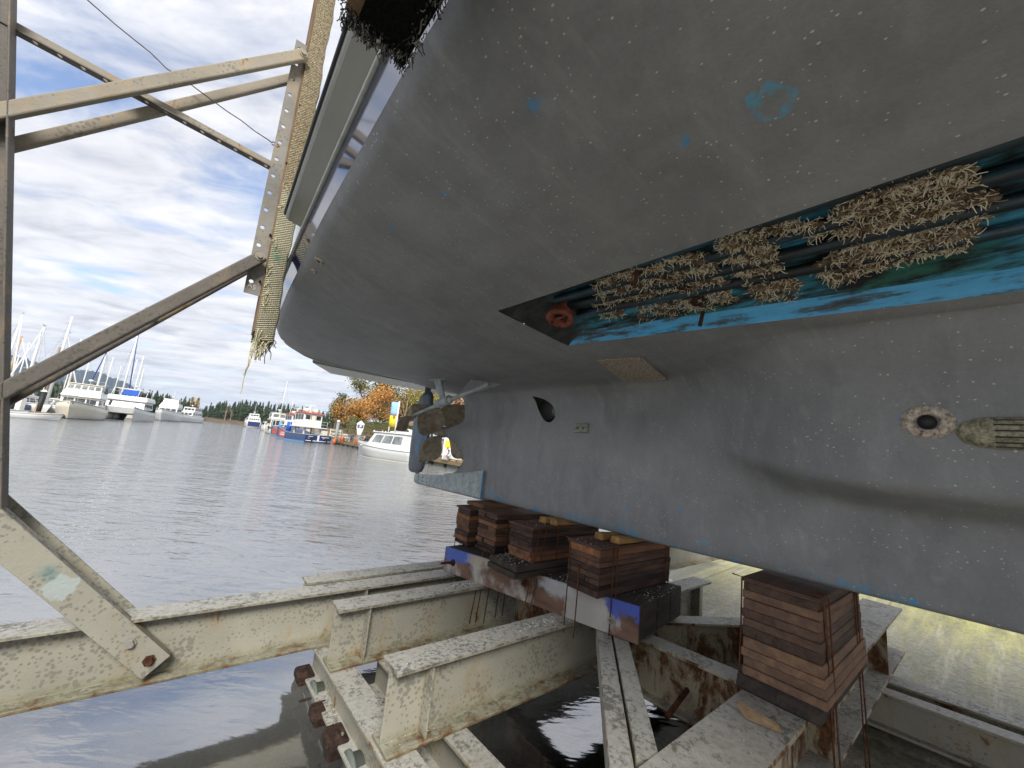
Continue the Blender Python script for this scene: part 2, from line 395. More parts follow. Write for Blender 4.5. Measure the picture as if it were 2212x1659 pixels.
# ================================================================== SETTING: water, slipway, shore
def make_water():
    k = NT('harbour_water'); t = k.t
    geo = k.n('ShaderNodeNewGeometry'); pos = geo.outputs['Position']
    # depth of the shallow water over the slipway, along the rails
    dt = k.n('ShaderNodeVectorMath', operation='DOT_PRODUCT'); k.l(pos, dt.inputs[0]); dt.inputs[1].default_value = AFT
    dc = k.n('ShaderNodeVectorMath', operation='DOT_PRODUCT'); k.l(pos, dc.inputs[0]); dc.inputs[1].default_value = CRS
    n = k.noise(.55, 4, .6, pos)
    dd = k.math('ADD', dt.outputs['Value'], k.math('MULTIPLY', n, 1.2))
    shallow = k.ramp(k.math('MULTIPLY', dd, .1), [(.25, 1), (.52, 0)])
    # waves: long crested ripples, small far chop, calm in the lee of the cradle
    e = k.n('ShaderNodeVectorMath', operation='DISTANCE'); k.l(pos, e.inputs[0]); e.inputs[1].default_value = (-.6, 2.2, 0)
    calm = k.ramp(k.math('MULTIPLY', e.outputs['Value'], .05), [(.07, .05), (.17, .30), (.34, 1)])
    w1 = k.noise(1.0, 3, .5, k.map((1.3,3.3,1), (0,0,-.10), src=pos), .6)
    w2 = k.noise(1.0, 3, .55, k.map((4.2,8.5,1), (0,0,.12), src=pos), .5)
    w3 = k.noise(1.0, 2, .5, k.map((.34,.8,1), (0,0,.05), src=pos), .3)
    hgt = k.math('ADD', k.math('ADD', k.math('MULTIPLY', w1, .75), k.math('MULTIPLY', w2, .24)), k.math('MULTIPLY', w3, .9))
    hgt = k.math('MULTIPLY', hgt, calm)
    bp = k.n('ShaderNodeBump'); bp.inputs['Strength'].default_value = 1; bp.inputs['Distance'].default_value = .085; k.l(hgt, bp.inputs['Height'])
    fr = k.n('ShaderNodeFresnel'); fr.inputs['IOR'].default_value = 4.0; k.l(bp.outputs[0], fr.inputs['Normal'])
    gl = k.n('ShaderNodeBsdfGlossy'); gl.inputs['Roughness'].default_value = .07; gl.inputs['Color'].default_value = (.95,.96,.98,1); k.l(bp.outputs[0], gl.inputs['Normal'])
    tr = k.n('ShaderNodeBsdfTransparent'); tr.inputs[0].default_value = (.84,.82,.66,1)
    df = k.n('ShaderNodeBsdfDiffuse'); k.l(k.ramp(n, [(.3, (.17,.175,.165)), (.7, (.24,.245,.235))]), df.inputs[0])
    m1 = k.n('ShaderNodeMixShader'); k.l(shallow, m1.inputs[0]); k.l(df.outputs[0], m1.inputs[1]); k.l(tr.outputs[0], m1.inputs[2])
    m2 = k.n('ShaderNodeMixShader'); k.l(fr.outputs[0], m2.inputs[0]); k.l(m1.outputs[0], m2.inputs[1]); k.l(gl.outputs[0], m2.inputs[2])
    k.l(m2.outputs[0], k.o.inputs[0])
    return k.m
R0 = 6000
tag(MB().add([(-R0,-300,0),(R0,-300,0),(R0,R0,0),(-R0,R0,0)], [(0,1,2,3)]).build('water', make_water()), kind='structure')

def slip_mat():
    k = NT('slipway_concrete'); v = k.co()
    y = k.sepz()[1]; x = k.sepz()[0]
    n = k.noise(2.2, 7, .65); n2 = k.noise(14, 8, .7); st = k.noise(1.0, 6, .65, k.map((1.0,7,1), (0,0,.2)))
    dry = k.ramp(n2, [(.3, (.26,.25,.20)), (.55, (.40,.385,.31)), (.75, (.50,.485,.41))])
    alg = k.ramp(k.math('ADD', k.math('MULTIPLY', st, .6), k.math('MULTIPLY', n, .4)), [(.36, (.14,.15,.05)), (.52, (.46,.44,.16)), (.68, (.60,.56,.28))])
    am = k.ramp(k.math('ADD', k.math('MULTIPLY', x, .22), k.math('MULTIPLY', st, 1.4)), [(1.9, 0), (2.5, 1)])
    am2 = k.n('ShaderNodeMapRange'); k.l(k.math('ADD', k.math('MULTIPLY', x, .25), k.math('MULTIPLY', st, 1.2)), am2.inputs[0]); am2.inputs[1].default_value = 2.2; am2.inputs[2].default_value = 3.0
    c = k.mix(am2.outputs[0], dry, alg)
    c = k.mix(k.ramp(k.noise(30, 8, .75), [(.40, .55), (.52, 0)]), c, (.20,.195,.13))
    c = k.mix(k.ramp(k.noise(1.0, 8, .7, k.map((.7,9,1), (0,0,.35), (2,0,0))), [(.54, 0), (.66, .5)]), c, (.66,.63,.50))
    jn = k.math('ABSOLUTE', k.math('SUBTRACT', k.math('FRACT', k.math('MULTIPLY', k.math('ADD', y, k.math('MULTIPLY', n, .05)), .42)), .5))
    c = k.mix(k.ramp(jn, [(.0, .8), (.012, 0)]), c, (.10,.10,.07))
    # dark weed and mud below the tide line
    wet = k.n('ShaderNodeMapRange'); k.l(k.math('ADD', y, k.math('MULTIPLY', n, 1.6)), wet.inputs[0]); wet.inputs[1].default_value = 1.2; wet.inputs[2].default_value = 1.9
    weed = k.ramp(n2, [(.3, (.085,.075,.045)), (.5, (.19,.165,.095)), (.62, (.30,.265,.17)), (.72, (.55,.52,.42))])
    weed = k.mix(k.math('MULTIPLY', k.ramp(k.noise(55, 6, .75), [(.56, 0), (.62, 1)]), k.ramp(k.noise(1.6, 5, .65, k.map((1,1,1), loc=(3,3,0))), [(.46, 0), (.56, 1)])), weed, (.70,.68,.58))
    weed = k.mix(k.ramp(k.noise(2.6, 5, .65, k.map((1,1,1), loc=(8,1,0))), [(.58, 0), (.66, .8)]), weed, (.16,.065,.025))
    ww = k.math('MULTIPLY', wet.outputs[0], k.ramp(k.math('MULTIPLY', x, .1), [(.50, 1), (.72, .25)]))
    c = k.mix(ww, c, weed)
    k.bump(k.math('ADD', n2, n), .8, .03)
    ro = k.math('SUBTRACT', .88, k.math('MULTIPLY', wet.outputs[0], .45))
    return k.fin(c, ro, 0, .4)
RS = .055                       # slope of the slipway
def ramp_z(a): return -H - RS * (a - .55)
g = MB().grid([[(c, a, ramp_z(a) + .045*max(0, c-3.3) + random.uniform(-.010,.010)) for c in [-3.2 + .5*i for i in range(28)]] for a in [-7 + .5*j for j in range(36)]])
o = g.build('slipway', slip_mat(), None, (0, 0, -H), True); o.location = (0,0,0); o.rotation_euler = (0,0,TH); tag(o, kind='structure')
bedm = plain('harbour_mud', (.06,.055,.035), .9, 0, .4, 1.5)
tag(MB().add([(-60,-30,-1.1),(60,-30,-1.1),(60,60,-1.6),(-60,60,-1.6)], [(0,1,2,3)]).build('seabed', bedm), kind='structure')
qk = NT('bounce_concrete'); f_ = qk.noise(3, 8, .7); qk.bump(qk.noise(40, 6, .7), .5, .01)
bounce_quay = MB().box((-9, -8, -H-.9), (.30, .62, -1.60)); o = bounce_quay.build('bounce_quay', qk.fin(qk.ramp(f_, [(.3, (.40,.39,.36)), (.7, (.54,.53,.49))]), .85), None, (0,0,-H), False, .03)  # unseen pale slab added behind the camera to bounce light onto the hull
o.rotation_euler = (0,0,TH); tag(o, kind='structure')
# bank behind the camera and to the right of the slipway (lies above the water)
bankm = plain('bank_gravel', (.16,.15,.11), .95, 0, .4, 5)
bank = MB().grid([[hw(c, a, z) for a in [-30 + 2.2*i for i in range(21)]] for c, z in ((10.4, -H-.35), (11.2, -H+.2), (12.5, -H+.45), (15, -H+.9), (40, -H+1.6))])
for v_ in bank.v: v_.z += random.uniform(-.06, .06)
tag(bank.build('bank', bankm, None, (0,0,0), True), kind='structure')
bank2 = MB().grid([[hw(c, a, z) for c in [-40 + 4*i for i in range(14)]] for a, z in ((-6.0, -H-.1), (-9, -H+.5), (-14, -H+1.0), (-40, -H+1.6))])
tag(bank2.build('upper_bank', bankm, None, (0,0,0), True), kind='structure')

# ================================================================== YACHT
C0 = 2.91
YB = Vector((C0, 0, -.61))
yacht = empty('motor_yacht', 'large hauled out motor yacht, grey antifouled underside overhead with worm covered cooler recess', 'yacht', hw(*YB), TH)
def Bw(a): return interp(a, [-9,-7,-5,-3,-1,1,2,3,4,5,5.6,6.0,6.2], [.04,1.0,1.9,2.4,2.56,2.585,2.555,2.52,2.475,2.41,2.34,2.26,2.17])
MIDQ = ([0,.10,.24,.41,.595,.70,.78,.86,.915,.955,.985,1.0], [.66,.665,.69,.75,.875,.945,.99,1.045,1.09,1.125,1.165,1.215])
AFTQ = ([0,.10,.24,.41,.595,.70,.78,.86,.915,.955,.985,1.0], [.985,.985,.985,.985,.99,.995,1.0,1.04,1.09,1.125,1.165,1.215])
def zb(q, a):
    t = min(1, max(0, (a - 3.5) / 2.7)); s = t * t
    z = lerp(interp(q, *MIDQ), interp(q, *AFTQ), s)
    if a < -4: z = lerp(z, 1.215 - (1-q)*.9, min(1, (-4 - a) / 5))
    return z
def kb(a): return -.543 - .0185 * a
def tin(a): return interp(a, [-9,-3,-.1,1.8,3,6.2], [.3,.72,.80,1.02,1.0,.9]) * min(1, Bw(a)/2.4)
def tout(a): return interp(a, [-9,-3,-.1,1.96,3,6.2], [.6,1.45,1.50,1.53,1.5,1.4]) * min(1, Bw(a)/2.4)
def tj(a): return interp(a, [-4,1,2,3.4,4.3,4.72], [.40,.24,.135,.115,.075,.022]) if a < 4.72 else .022
def inner(a):                      # keel bottom to the lower edge of the recess, (t, z) control points
    k = kb(a); B = Bw(a); kw = interp(a, [-4,2,4,4.72], [.14,.115,.075,.03])
    f = smooth(a, .3, 1.75)        # 0: full bodied garboard with an undercut; 1: slim skeg
    pts_f = [(kw*.7,k),(kw,k+.035),(kw+.01,-.32),(kw+.02,-.19),(kw+.055,-.105),(.30,-.06),(.475,-.008),(.51,.09),(.53,.24),(.57,.45),(.64,.60)]
    t2 = tj(a)
    pts_a = [(kw*.7,k),(kw,k+.035),(lerp(kw,t2,.3),-.28),(lerp(kw,t2,.45),-.13),(lerp(kw,t2,.6),-.02),(lerp(kw,t2,.72),.08),(lerp(kw,t2,.8),.18),(lerp(kw,t2,.9),.30),(t2,.42),(t2+.02,.54),(t2+.10,.635)]
    up = zb(.1, a) - .665
    P = [(lerp(p[0],q[0],f), lerp(p[1],q[1],f)) for p, q in zip(pts_f, pts_a)]
    P = [(p[0], p[1] + up * smooth(p[1], .2, .62)) for p in P]
    return P
def cr(P, n):                      # Catmull-Rom through P
    out_ = []; m = len(P) - 1
    for i in range(n + 1):
        s = i / n * m; j = min(int(s), m - 1); u = s - j
        p0 = P[max(j-1,0)]; p1 = P[j]; p2 = P[j+1]; p3 = P[min(j+2,m)]
        out_.append(tuple(.5*(2*b + (c-a)*u + (2*a-5*b+4*c-d)*u*u + (3*b-a-3*c+d)*u**3) for a,b,c,d in zip(p0,p1,p2,p3)))
    return out_
AEZ = [-.70,-.60,-.46,-.36,-.22,-.05,.0,.08,.15,.21,.29,.36,.52,.66,.75]
AEA = [4.90,4.90,4.86,4.62,4.50,4.60,4.74,4.98,5.08,4.98,4.66,4.60,4.63,4.72,4.72]
def aft_edge(z): return interp(z, AEZ, AEA)
NK, NF, NR, NO = 34, 6, 8, 26
def section(a):
    P = inner(a); rows = cr(P, NK)
    B = Bw(a); ti, to = tin(a), tout(a); t0, z0 = rows[-1]
    pre = cr([rows[-6], (t0, z0), (lerp(t0, ti, .35), zb(lerp(t0, ti, .35)/B, a) - .004), (ti, zb(ti/B, a)), (to, zb(to/B,a))], 4*NF)
    rows = rows + pre[NF+1:3*NF+1]
    rows[-1] = (ti, zb(ti/B, a))
    for i in range(1, NR+1): t = lerp(ti, to, i/NR); rows.append((t, zb(t/B, a)))
    for i in range(1, NO+1):
        u = i/NO; u = 1 - (1-u)**1.5; t = lerp(to, B, u); rows.append((t, zb(t/B, a)))
    return rows
IK = NK; II = NK + 2*NF; IO = II + NR
REC_A = 1.88
def shear(a, t): return a + .33 * (t - 1.27) * math.exp(-((a - REC_A)/.9)**2)
colsA = sorted(set([round(-9 + .5*i, 3) for i in range(16)] + [round(-1 + .1*i, 3) for i in range(57)] + [REC_A, 4.65, 4.72]))
secs = [section(a) for a in colsA]
def keel_pt(i, j, side):           # column i, row j
    a = colsA[i]; t, z = secs[i][j]
    if j <= IK and a > 3.1:
        ae = aft_edge(z); f = (a - 3.1) / (4.72 - 3.1); a2 = lerp(3.1, ae, f)
        boss = math.exp(-((z - .15)/.095)**2)
        target = lerp(.028, .085, boss)
        t = lerp(t, target, smooth(a2, ae - .30, ae)); a = a2
    else: a = shear(a, t)
    return (C0 - t * side, a, z)
hull = MB()
nR = len(secs[0])
for side in (1, -1):
    o = len(hull.v)
    for i in range(len(colsA)):
        for j in range(nR): hull.v.append(Vector(keel_pt(i, j, side)))
    for i in range(len(colsA)-1):
        for j in range(nR-1):
            if side == 1 and II <= j < IO and colsA[i+1] <= REC_A + 1e-6 and colsA[i] > -3.2: continue   # cooler recess
            hull.f.append([o+i*nR+j, o+i*nR+j+1, o+(i+1)*nR+j+1, o+(i+1)*nR+j]); hull.m.append(0)
nc = len(colsA); off2 = nc * nR
for i in range(nc-1):              # underside of the keel
    hull.f.append([i*nR, (i+1)*nR, off2+(i+1)*nR, off2+i*nR]); hull.m.append(0)
for j in range(IK):                # aft edge of the keel
    b = (nc-1)*nR; hull.f.append([b+j, b+j+1, off2+b+j+1, off2+b+j]); hull.m.append(0)
# run of the hull behind the keel
colsB = [4.72 + (6.2-4.72)*i/16 for i in range(17)]
for side in (1, -1):
    rows = []
    for a in colsB:
        s_ = section(a)[IK:]; t0, z0 = s_[0]
        if a == 4.72: ts = [keel_pt(nc-1, IK, side)]; t0 = abs(C0 - ts[0][0])
        z0 = s_[0][1]
        r_ = [(C0 - t0*k_/3*side, a, z0 + .0) for k_ in range(3)] + [(C0 - (t0 if n_ == 0 else t)*side, a, z) for n_, (t, z) in enumerate(s_)]
        rows.append(r_)
    hull.grid(rows)

def hull_paint(details):
    k = NT('grey_antifouling'); v = k.co()
    n = k.noise(1.1, 6, .6, k.map((1,.45,1))); n2 = k.noise(5, 8, .65, k.map((1,.5,.35), (.3,0,.25)), .3); n3 = k.noise(70, 5, .65)
    f = k.math('ADD', k.math('MULTIPLY', n, .5), k.math('ADD', k.math('MULTIPLY', n2, .35), k.math('MULTIPLY', n3, .15)))
    c = k.ramp(f, [(.36, (.19,.193,.198)), (.5, (.265,.27,.276)), (.63, (.335,.34,.347))])
    rub = k.noise(1.0, 7, .7, k.map((2.2,11,5), (.4,.2,.5)), .4)
    c = k.mix(k.ramp(rub, [(.52, 0), (.72, .55)]), c, (.36,.365,.37))
    c = k.mix(k.ramp(k.noise(1.0, 5, .6, k.map((1.4,3.0,1.4), (.1,.5,.2), (4,2,9))), [(.52, 0), (.70, .4)]), c, (.15,.153,.157))
    # streaks that ran down the skeg
    stv = k.noise(1, 5, .6, k.map((60,60,1.6))); ys = k.sepz()[1]
    sk = k.math('MULTIPLY', k.ramp(stv, [(.56, 0), (.68, .32)]), k.ramp(k.math('MULTIPLY', ys, .2), [(.42, 0), (.72, 1)]))
    c = k.mix(sk, c, (.34,.35,.36))
    scuff = k.noise(26, 8, .75); fine = k.noise(9, 8, .75, k.map((1,1,1), loc=(3,1,7)))
    grain = k.math('ADD', k.math('MULTIPLY', scuff, .5), k.math('MULTIPLY', fine, .5))
    for kind, ctr, r in details:
        if kind in ('hole', 'drop'): continue
        m = k.blobm(ctr, r, .9)
        if kind == 'ring':
            m = k.math('MULTIPLY', k.blobm(ctr, r, .25), k.math('SUBTRACT', 1.0, k.math('MULTIPLY', k.blobm(ctr, r*.78, .5), .75)))
        thr = k.ramp(k.math('ADD', k.math('MULTIPLY', m, .25), grain), [(.60, 0), (.76, .72 if kind != 'pale' else .25)])
        thr = k.math('MULTIPLY', thr, k.ramp(m, [(.02, 0), (.15, 1)]))
        colr = {'blue': (.07,.33,.62), 'ring': (.10,.40,.60), 'pale': (.38,.40,.41), 'teal': (.06,.34,.36)}[kind]
        c = k.mix(thr, c, colr)
    # loose blue along the foot of the keel
    z = k.sepz()[2]
    kf = k.math('MULTIPLY', k.ramp(z, [(.02, 1), (.13, 0)]), k.ramp(k.noise(2.2, 7, .7, k.map((1,1.2,2))), [(.48, 0), (.57, 1)]))
    kf = k.math('MULTIPLY', kf, k.ramp(scuff, [(.42, 0), (.56, 1)]))
    c = k.mix(kf, c, (.05,.30,.50))
    # worm scars: scattered white flecks, sparser on the overhead bottom
    for sc_, th, dens in ((60, .19, .615), (27, .10, .70)):
        vo = k.voro(sc_, k.map((1,.7,1))); cl = k.voro(sc_, k.map((1,.7,1)), out='Color'); r1 = k.sepz(cl)[0]
        gsz = k.sepz(cl)[1]; vo = k.math('DIVIDE', vo, k.math('ADD', .45, k.math('MULTIPLY', gsz, .75)))
        msk = k.math('MULTIPLY', k.ramp(vo, [(th*.7, 1), (th, 0)]), k.ramp(k.math('ADD', k.math('MULTIPLY', r1, .6), k.math('MULTIPLY', k.noise(2.0, 3, .5, k.map((1,1,1), loc=(5,5,5))), .55)), [(dens, 0), (dens + .03, 1)]))
        c = k.mix(k.math('MULTIPLY', msk, .85), c, (.62,.62,.58))
    k.bump(k.math('ADD', k.math('MULTIPLY', n3, .6), k.noise(160, 3, .6)), .22, .004)
    k.fin(c, .58, 0, .32)
    # openings cut through the shell
    hole = None
    for kind, ctr, r in details:
        if kind not in ('hole', 'drop'): continue
        x = k.n('ShaderNodeVectorMath', operation='SUBTRACT'); k.l(k.co(), x.inputs[0]); x.inputs[1].default_value = ctr
        if kind == 'drop':
            r2 = Vector((0, r.y, r.z)); Lh = r2.length/2; ey = r2.normalized(); ez = Vector((0, -ey.z, ey.y))
            d1 = k.n('ShaderNodeVectorMath', operation='DOT_PRODUCT'); k.l(x.outputs[0], d1.inputs[0]); d1.inputs[1].default_value = ey/Lh
            d2 = k.n('ShaderNodeVectorMath', operation='DOT_PRODUCT'); k.l(x.outputs[0], d2.inputs[0]); d2.inputs[1].default_value = ez/(Lh*.62)
            vv = k.math('MINIMUM', k.math('MAXIMUM', d1.outputs['Value'], -1.0), 1.0)
            wd_ = k.math('MULTIPLY', k.math('SUBTRACT', 1.0, vv), k.math('POWER', k.math('MAXIMUM', k.math('ADD', 1.0, vv), 0.0), .5))
            q = k.math('LESS_THAN', k.math('ABSOLUTE', d2.outputs['Value']), k.math('MULTIPLY', wd_, .72))
            dx_ = k.n('ShaderNodeVectorMath', operation='DOT_PRODUCT'); k.l(x.outputs[0], dx_.inputs[0]); dx_.inputs[1].default_value = (1,0,0)
            q = k.math('MULTIPLY', q, k.math('LESS_THAN', k.math('ABSOLUTE', dx_.outputs['Value']), .1))
            hole = q if hole is None else k.math('MAXIMUM', hole, q); continue
        y = k.n('ShaderNodeVectorMath', operation='DIVIDE'); k.l(x.outputs[0], y.inputs[0]); y.inputs[1].default_value = r
        le = k.n('ShaderNodeVectorMath', operation='LENGTH'); k.l(y.outputs[0], le.inputs[0])
        q = k.math('LESS_THAN', le.outputs['Value'], 1.0); hole = q if hole is None else k.math('MAXIMUM', hole, q)
    if hole is not None: k.l(k.math('SUBTRACT', 1.0, hole), k.b.inputs['Alpha'])
    return k.m

hull_bvh = BVHTree.FromPolygons(hull.v, hull.f)
def hray(x, y):
    d = pray(x, y); return Vector((d.dot(CRS), d.dot(AFT), d.z)).normalized()
def hhit(x, y):                     # where a photo pixel lands on the hull, in the railway frame
    loc, nrm, i, dist = hull_bvh.ray_cast(Vector((0,0,0)), hray(x, y))
    if loc is None: raise RuntimeError('no hull at %s %s' % (x, y))
    d = hray(x, y)
    if nrm.dot(d) > 0: nrm = -nrm
    return loc, nrm
det = []
def dspot(kind, x, y, r): det.append((kind, tuple(hhit(x, y)[0] - YB), r))
dspot('ring', 1668, 222, .062)
for q in ((1150,225,.05),(1395,497,.022),(1480,300,.03),(960,420,.03),(1218,1100,.03),(1355,1095,.035),(1385,1075,.035),(1240,1075,.03),(1690,1020,.035),(1470,1100,.05),
          (1815,1260,.035),(1872,1274,.035),(1975,1300,.025),(1590,1212,.03),(1100,1005,.05),(1420,1165,.04),(1755,1030,.02),(1675,1100,.018),(1935,905,.03),(1620,1175,.02),(850,490,.035),(1345,1120,.04)):
    dspot('blue', *q)
dspot('ring', 1517, 1176, .036)
for q in ((1175,375,.06),(1190,230,.05),(1610,1070,.05),(1730,1065,.06),(1500,1085,.05),(700,640,.15),(980,150,.16),(900,250,.13),(1310,1030,.05)): dspot('pale', *q)
hole_thr, hole_thr_n = hhit(1183, 888)
hole_out, hole_out_n = hhit(2003, 912)
h0, h1 = hhit(1196,906)[0], hhit(1150,856)[0]
det.append(('drop', tuple((h0+h1)/2 - YB), (h1 - h0)))
det.append(('hole', tuple(hole_out - YB), (.022, .022, .018)))
hull_m = hull_paint(det)
part_hull = hull.build('hull_bottom', hull_m, yacht, YB, True)
# dark insides of the two openings
rows = []
for dpt in (.004, .10, .2):
    rows.append([Vector((hole_thr.x + dpt, hole_thr.y + .26*cos(2*pi*k/20) + .09, hole_thr.z + .15*sin(2*pi*k/20) + .05)) for k in range(20)])
MB().grid(rows, 0, True).build('thruster_tunnel', M['slate'], yacht, YB, True)
MB().beam(hole_thr + Vector((.10,-.03,-.02)), hole_thr + Vector((.12,.05,.02)), .004, .05, (0,.4,1)).build('thruster_blade', M['gel_olive'], yacht, YB)
r_ = hole_out_n
MB().lathe([(-.09,.030),(.006,.030)], hole_out, r_, 16, 0, True).build('outlet_bore', M['black'], yacht, YB, True)
bron = NT('corroded_bronze'); f_ = bron.noise(60, 6, .7); bron.bump(f_, .35, .003)
M['bronze_white'] = bron.fin(bron.ramp(f_, [(.34, (.09,.07,.06)), (.47, (.42,.35,.28)), (.62, (.66,.60,.50))]), .85)
def ring_mesh(ctr, n, prof, seg=24, sx=1.0, ax=None):
    n = n.normalized(); ax = (ax or Vector((0,1,0))); e1 = (ax - n*ax.dot(n)).normalized(); e2 = n.cross(e1)
    return MB().grid([[ctr + n*h + (e1*cos(2*pi*k/seg)*sx + e2*sin(2*pi*k/seg))*r for k in range(seg)] for h, r in prof], 0, True)
ring_mesh(hole_out, hole_out_n, [(-.03,.030),(.010,.032),(.018,.040),(.015,.058),(.0,.072),(-.01,.072)], 26, 1.15).build('outlet_flange', M['bronze_white'], yacht, YB, True)
# scoop strainer forward of it
sc, scn_ = hhit(2180, 936)
e1 = Vector((0,-1,0)); e1 = (e1 - scn_*e1.dot(scn_)).normalized(); e2 = scn_.cross(e1)
rows = []
for i in range(13):
    u = i/12; x_ = lerp(-.14, .17, u); wd = .062 * sqrt(max(.0, 1 - (max(0, .35-u)/.35)**2.2)) + .001; ht = .055 * sqrt(max(.0, 1 - (max(0, .45-u)/.45)**2)) + .001
    rows.append([sc + e1*x_ + e2*(wd*cos(pi*j/10)) + scn_*(ht*sin(pi*j/10) - .008) for j in range(11)])
kst = NT('strainer_bronze'); f_ = kst.noise(45, 7, .7); kst.bump(f_, .6, .005)
strm = kst.fin(kst.ramp(f_, [(.34, (.10,.095,.07)), (.5, (.30,.27,.18)), (.66, (.52,.48,.35))]), .8)
strainer = MB().grid(rows).build('intake_strainer', strm, yacht, YB, True)
sl = MB()
for j in range(6):
    th_ = pi*(j+1.6)/8.2
    p0 = sc + e1*-.035 + e2*(.0625*cos(th_)) + scn_*(.0555*sin(th_) - .0075); p1 = p0 + e1*.20
    sl.beam(p0, p1, .0055, .004, scn_)
sl.build('strainer_slot', M['black'], strainer, YB)
# zinc plate and grounding plate
zc, zn = hhit(1257, 925); e1 = Vector((0,-1,0)); e1 = (e1 - zn*e1.dot(zn)).normalized(); e2 = zn.cross(e1)
zk = NT('pitted_zinc'); f_ = zk.noise(80, 6, .7); zk.bump(f_, 1, .006)
M['zinc'] = zk.fin(zk.ramp(f_, [(.36, (.12,.12,.10)), (.5, (.30,.30,.25)), (.64, (.47,.46,.39))]), .8)
q_ = MB(); q_.hexa([zc + e1*x + e2*y - zn*.01 for x, y in ((-.085,-.045),(.085,-.045),(.085,.045),(-.085,.045))], [zc + e1*x + e2*y + zn*.022 for x, y in ((-.08,-.04),(.08,-.04),(.08,.04),(-.08,.04))])
an = q_.build('zinc_anode', M['zinc'], yacht, YB, False, .004)
for sx_ in (-.035, .035):
    MB().lathe([(0,.013),(.004,.013),(.004,.008),(.010,.007)], zc + e1*sx_ + zn*.021, zn, 10).build('anode_bolt', M['slate'], an, YB)
g4 = [hhit(*p) for p in ((1290,776),(1385,772),(1442,820),(1348,822))]
gn = sum((x[1] for x in g4), Vector()) / 4
gp = NT('grounding_bronze'); f_ = gp.noise(90, 6, .75); gp.bump(f_, .7, .005)
gm = gp.fin(gp.ramp(f_, [(.36, (.13,.10,.075)), (.5, (.36,.30,.24)), (.62, (.62,.56,.47))]), .85)
MB().hexa([x[0] - gn*.004 for x in g4], [x[0] + gn*.012 for x in g4]).build('grounding_plate', gm, yacht, YB)
# two small through hulls near the stern corner and a dark exhaust slot above
for (x_, y_), r_ in (((690,563),.034), ((679,585),.022)):
    pc, pn = hhit(x_, y_)
    fl = ring_mesh(pc, pn, [(-.004,r_),(.010,r_*.95),(.012,r_*.6),(.0,r_*.5)], 18).build('drain_fitting', M['bronze_white'], yacht, YB, True)
    MB().lathe([(-.001,r_*.5),(.004,r_*.5)], pc, pn, 14).build('drain_bore', M['black'], fl, YB)

# ---- topsides with boot stripe, ledge, overhanging rub rail
colsT = sorted(set(colsA + [3.10, 3.115] + [4.72 + .1*i for i in range(1, 15)] + [6.12, 6.2]))
def strip(prof, side, cols=None):
    return [[(C0 - (Bw(a) + dt_) * side, a, z) for dt_, z in prof(a)] for a in (cols or colsT)]
WLZ = 1.215
def p_boot(a): return [(-.001, WLZ), (.012, 1.265), (.030, 1.33), (.048, 1.392)]
def p_ledge(a): return [(.048, 1.392), (.062, 1.386), (.067, 1.398), (.060, 1.425), (.042, 1.445)]
def p_rail(a): return [(.042, 1.445), (.150, 1.468), (.162, 1.478)]
def p_face(a): return [(.162, 1.478), (.168, 1.50), (.162, 1.54), (.175, 1.57), (.17, 1.62), (.0, 1.64)]
def p_side(a): return [(.02, 1.44), (-.005, 1.8), (.02, 2.6), (.03, 3.0), (-.25, 3.02)]
AF = [a for a in colsT if a <= 3.10]
for side, nm in ((1, 'near'), (-1, 'far')):
    MB().grid(strip(p_boot, side)).build('boot_stripe', M['boot'], yacht, YB, True)
    MB().grid(strip(p_ledge, side)).build('ledge', M['ledge'], yacht, YB, True)
    rr = MB().grid(strip(p_rail, side, AF))
    end = [(C0 - (Bw(3.10) + d_)*side, 3.10, z_) for d_, z_ in [(.042,1.445),(.150,1.468),(.162,1.478),(.17,1.62),(0,1.64)]]
    rr.add(end, [(0,1,2,3,4)]); rr.build('rub_rail', M['gel_olive'], yacht, YB)
    MB().grid(strip(p_face, side, AF)).build('rail_capping', [M['gel_grey']], yacht, YB, True)
    MB().tube([(C0 - (Bw(a) + .172)*side, a, 1.505) for a in AF], .010, 6).build('rail_band', M['black'], yacht, YB, True)
    MB().grid(strip(p_side, side)).build('topside', M['gel_grey'], yacht, YB, True)
# transom, swim platform, pale trim along the lower edge, deck
sT = section(6.2)[IK:]
lower = [(C0 - t*s_, 6.2, z) for s_ in (1,) for t, z in sT[::-1]] + [(C0 + t, 6.2, z) for t, z in sT]
tr_ = MB().add(lower + [(C0 + Bw(6.2), 6.2, 2.95), (C0 - Bw(6.2), 6.2, 2.95)], [tuple(range(len(lower) + 2))])
tr_.build('transom', M['gel'], yacht, YB)
MB().tube([(p[0], p[1] - .004, p[2] - .006) for p in lower], .011, 6).build('transom_trim', M['gel'], yacht, YB, True)
MB().hexa([(C0-1.75,6.22,.955),(C0+1.75,6.22,.955),(C0+1.35,6.78,.925),(C0-1.35,6.78,.925)], [(C0-1.75,6.22,1.03),(C0+1.75,6.22,1.03),(C0+1.35,6.78,1.02),(C0-1.35,6.78,1.02)]).build('swim_platform', M['gel_olive'], yacht, YB, False, .012)
dk = [(C0 - (Bw(a) - .25), a, 3.02) for a in colsT]; dk2 = [(C0 + (Bw(a) - .25), a, 3.02) for a in colsT]
MB().grid([dk, dk2]).build('deck', M['gel'], yacht, YB)
MB().hexa([(C0-1.5,-4,3.02),(C0+1.5,-4,3.02),(C0+1.5,4.2,3.02),(C0-1.5,4.2,3.02)], [(C0-1.3,-3,4.9),(C0+1.3,-3,4.9),(C0+1.3,4,4.9),(C0-1.3,4,4.9)]).build('cabin', M['gel'], yacht, YB, False, .05)

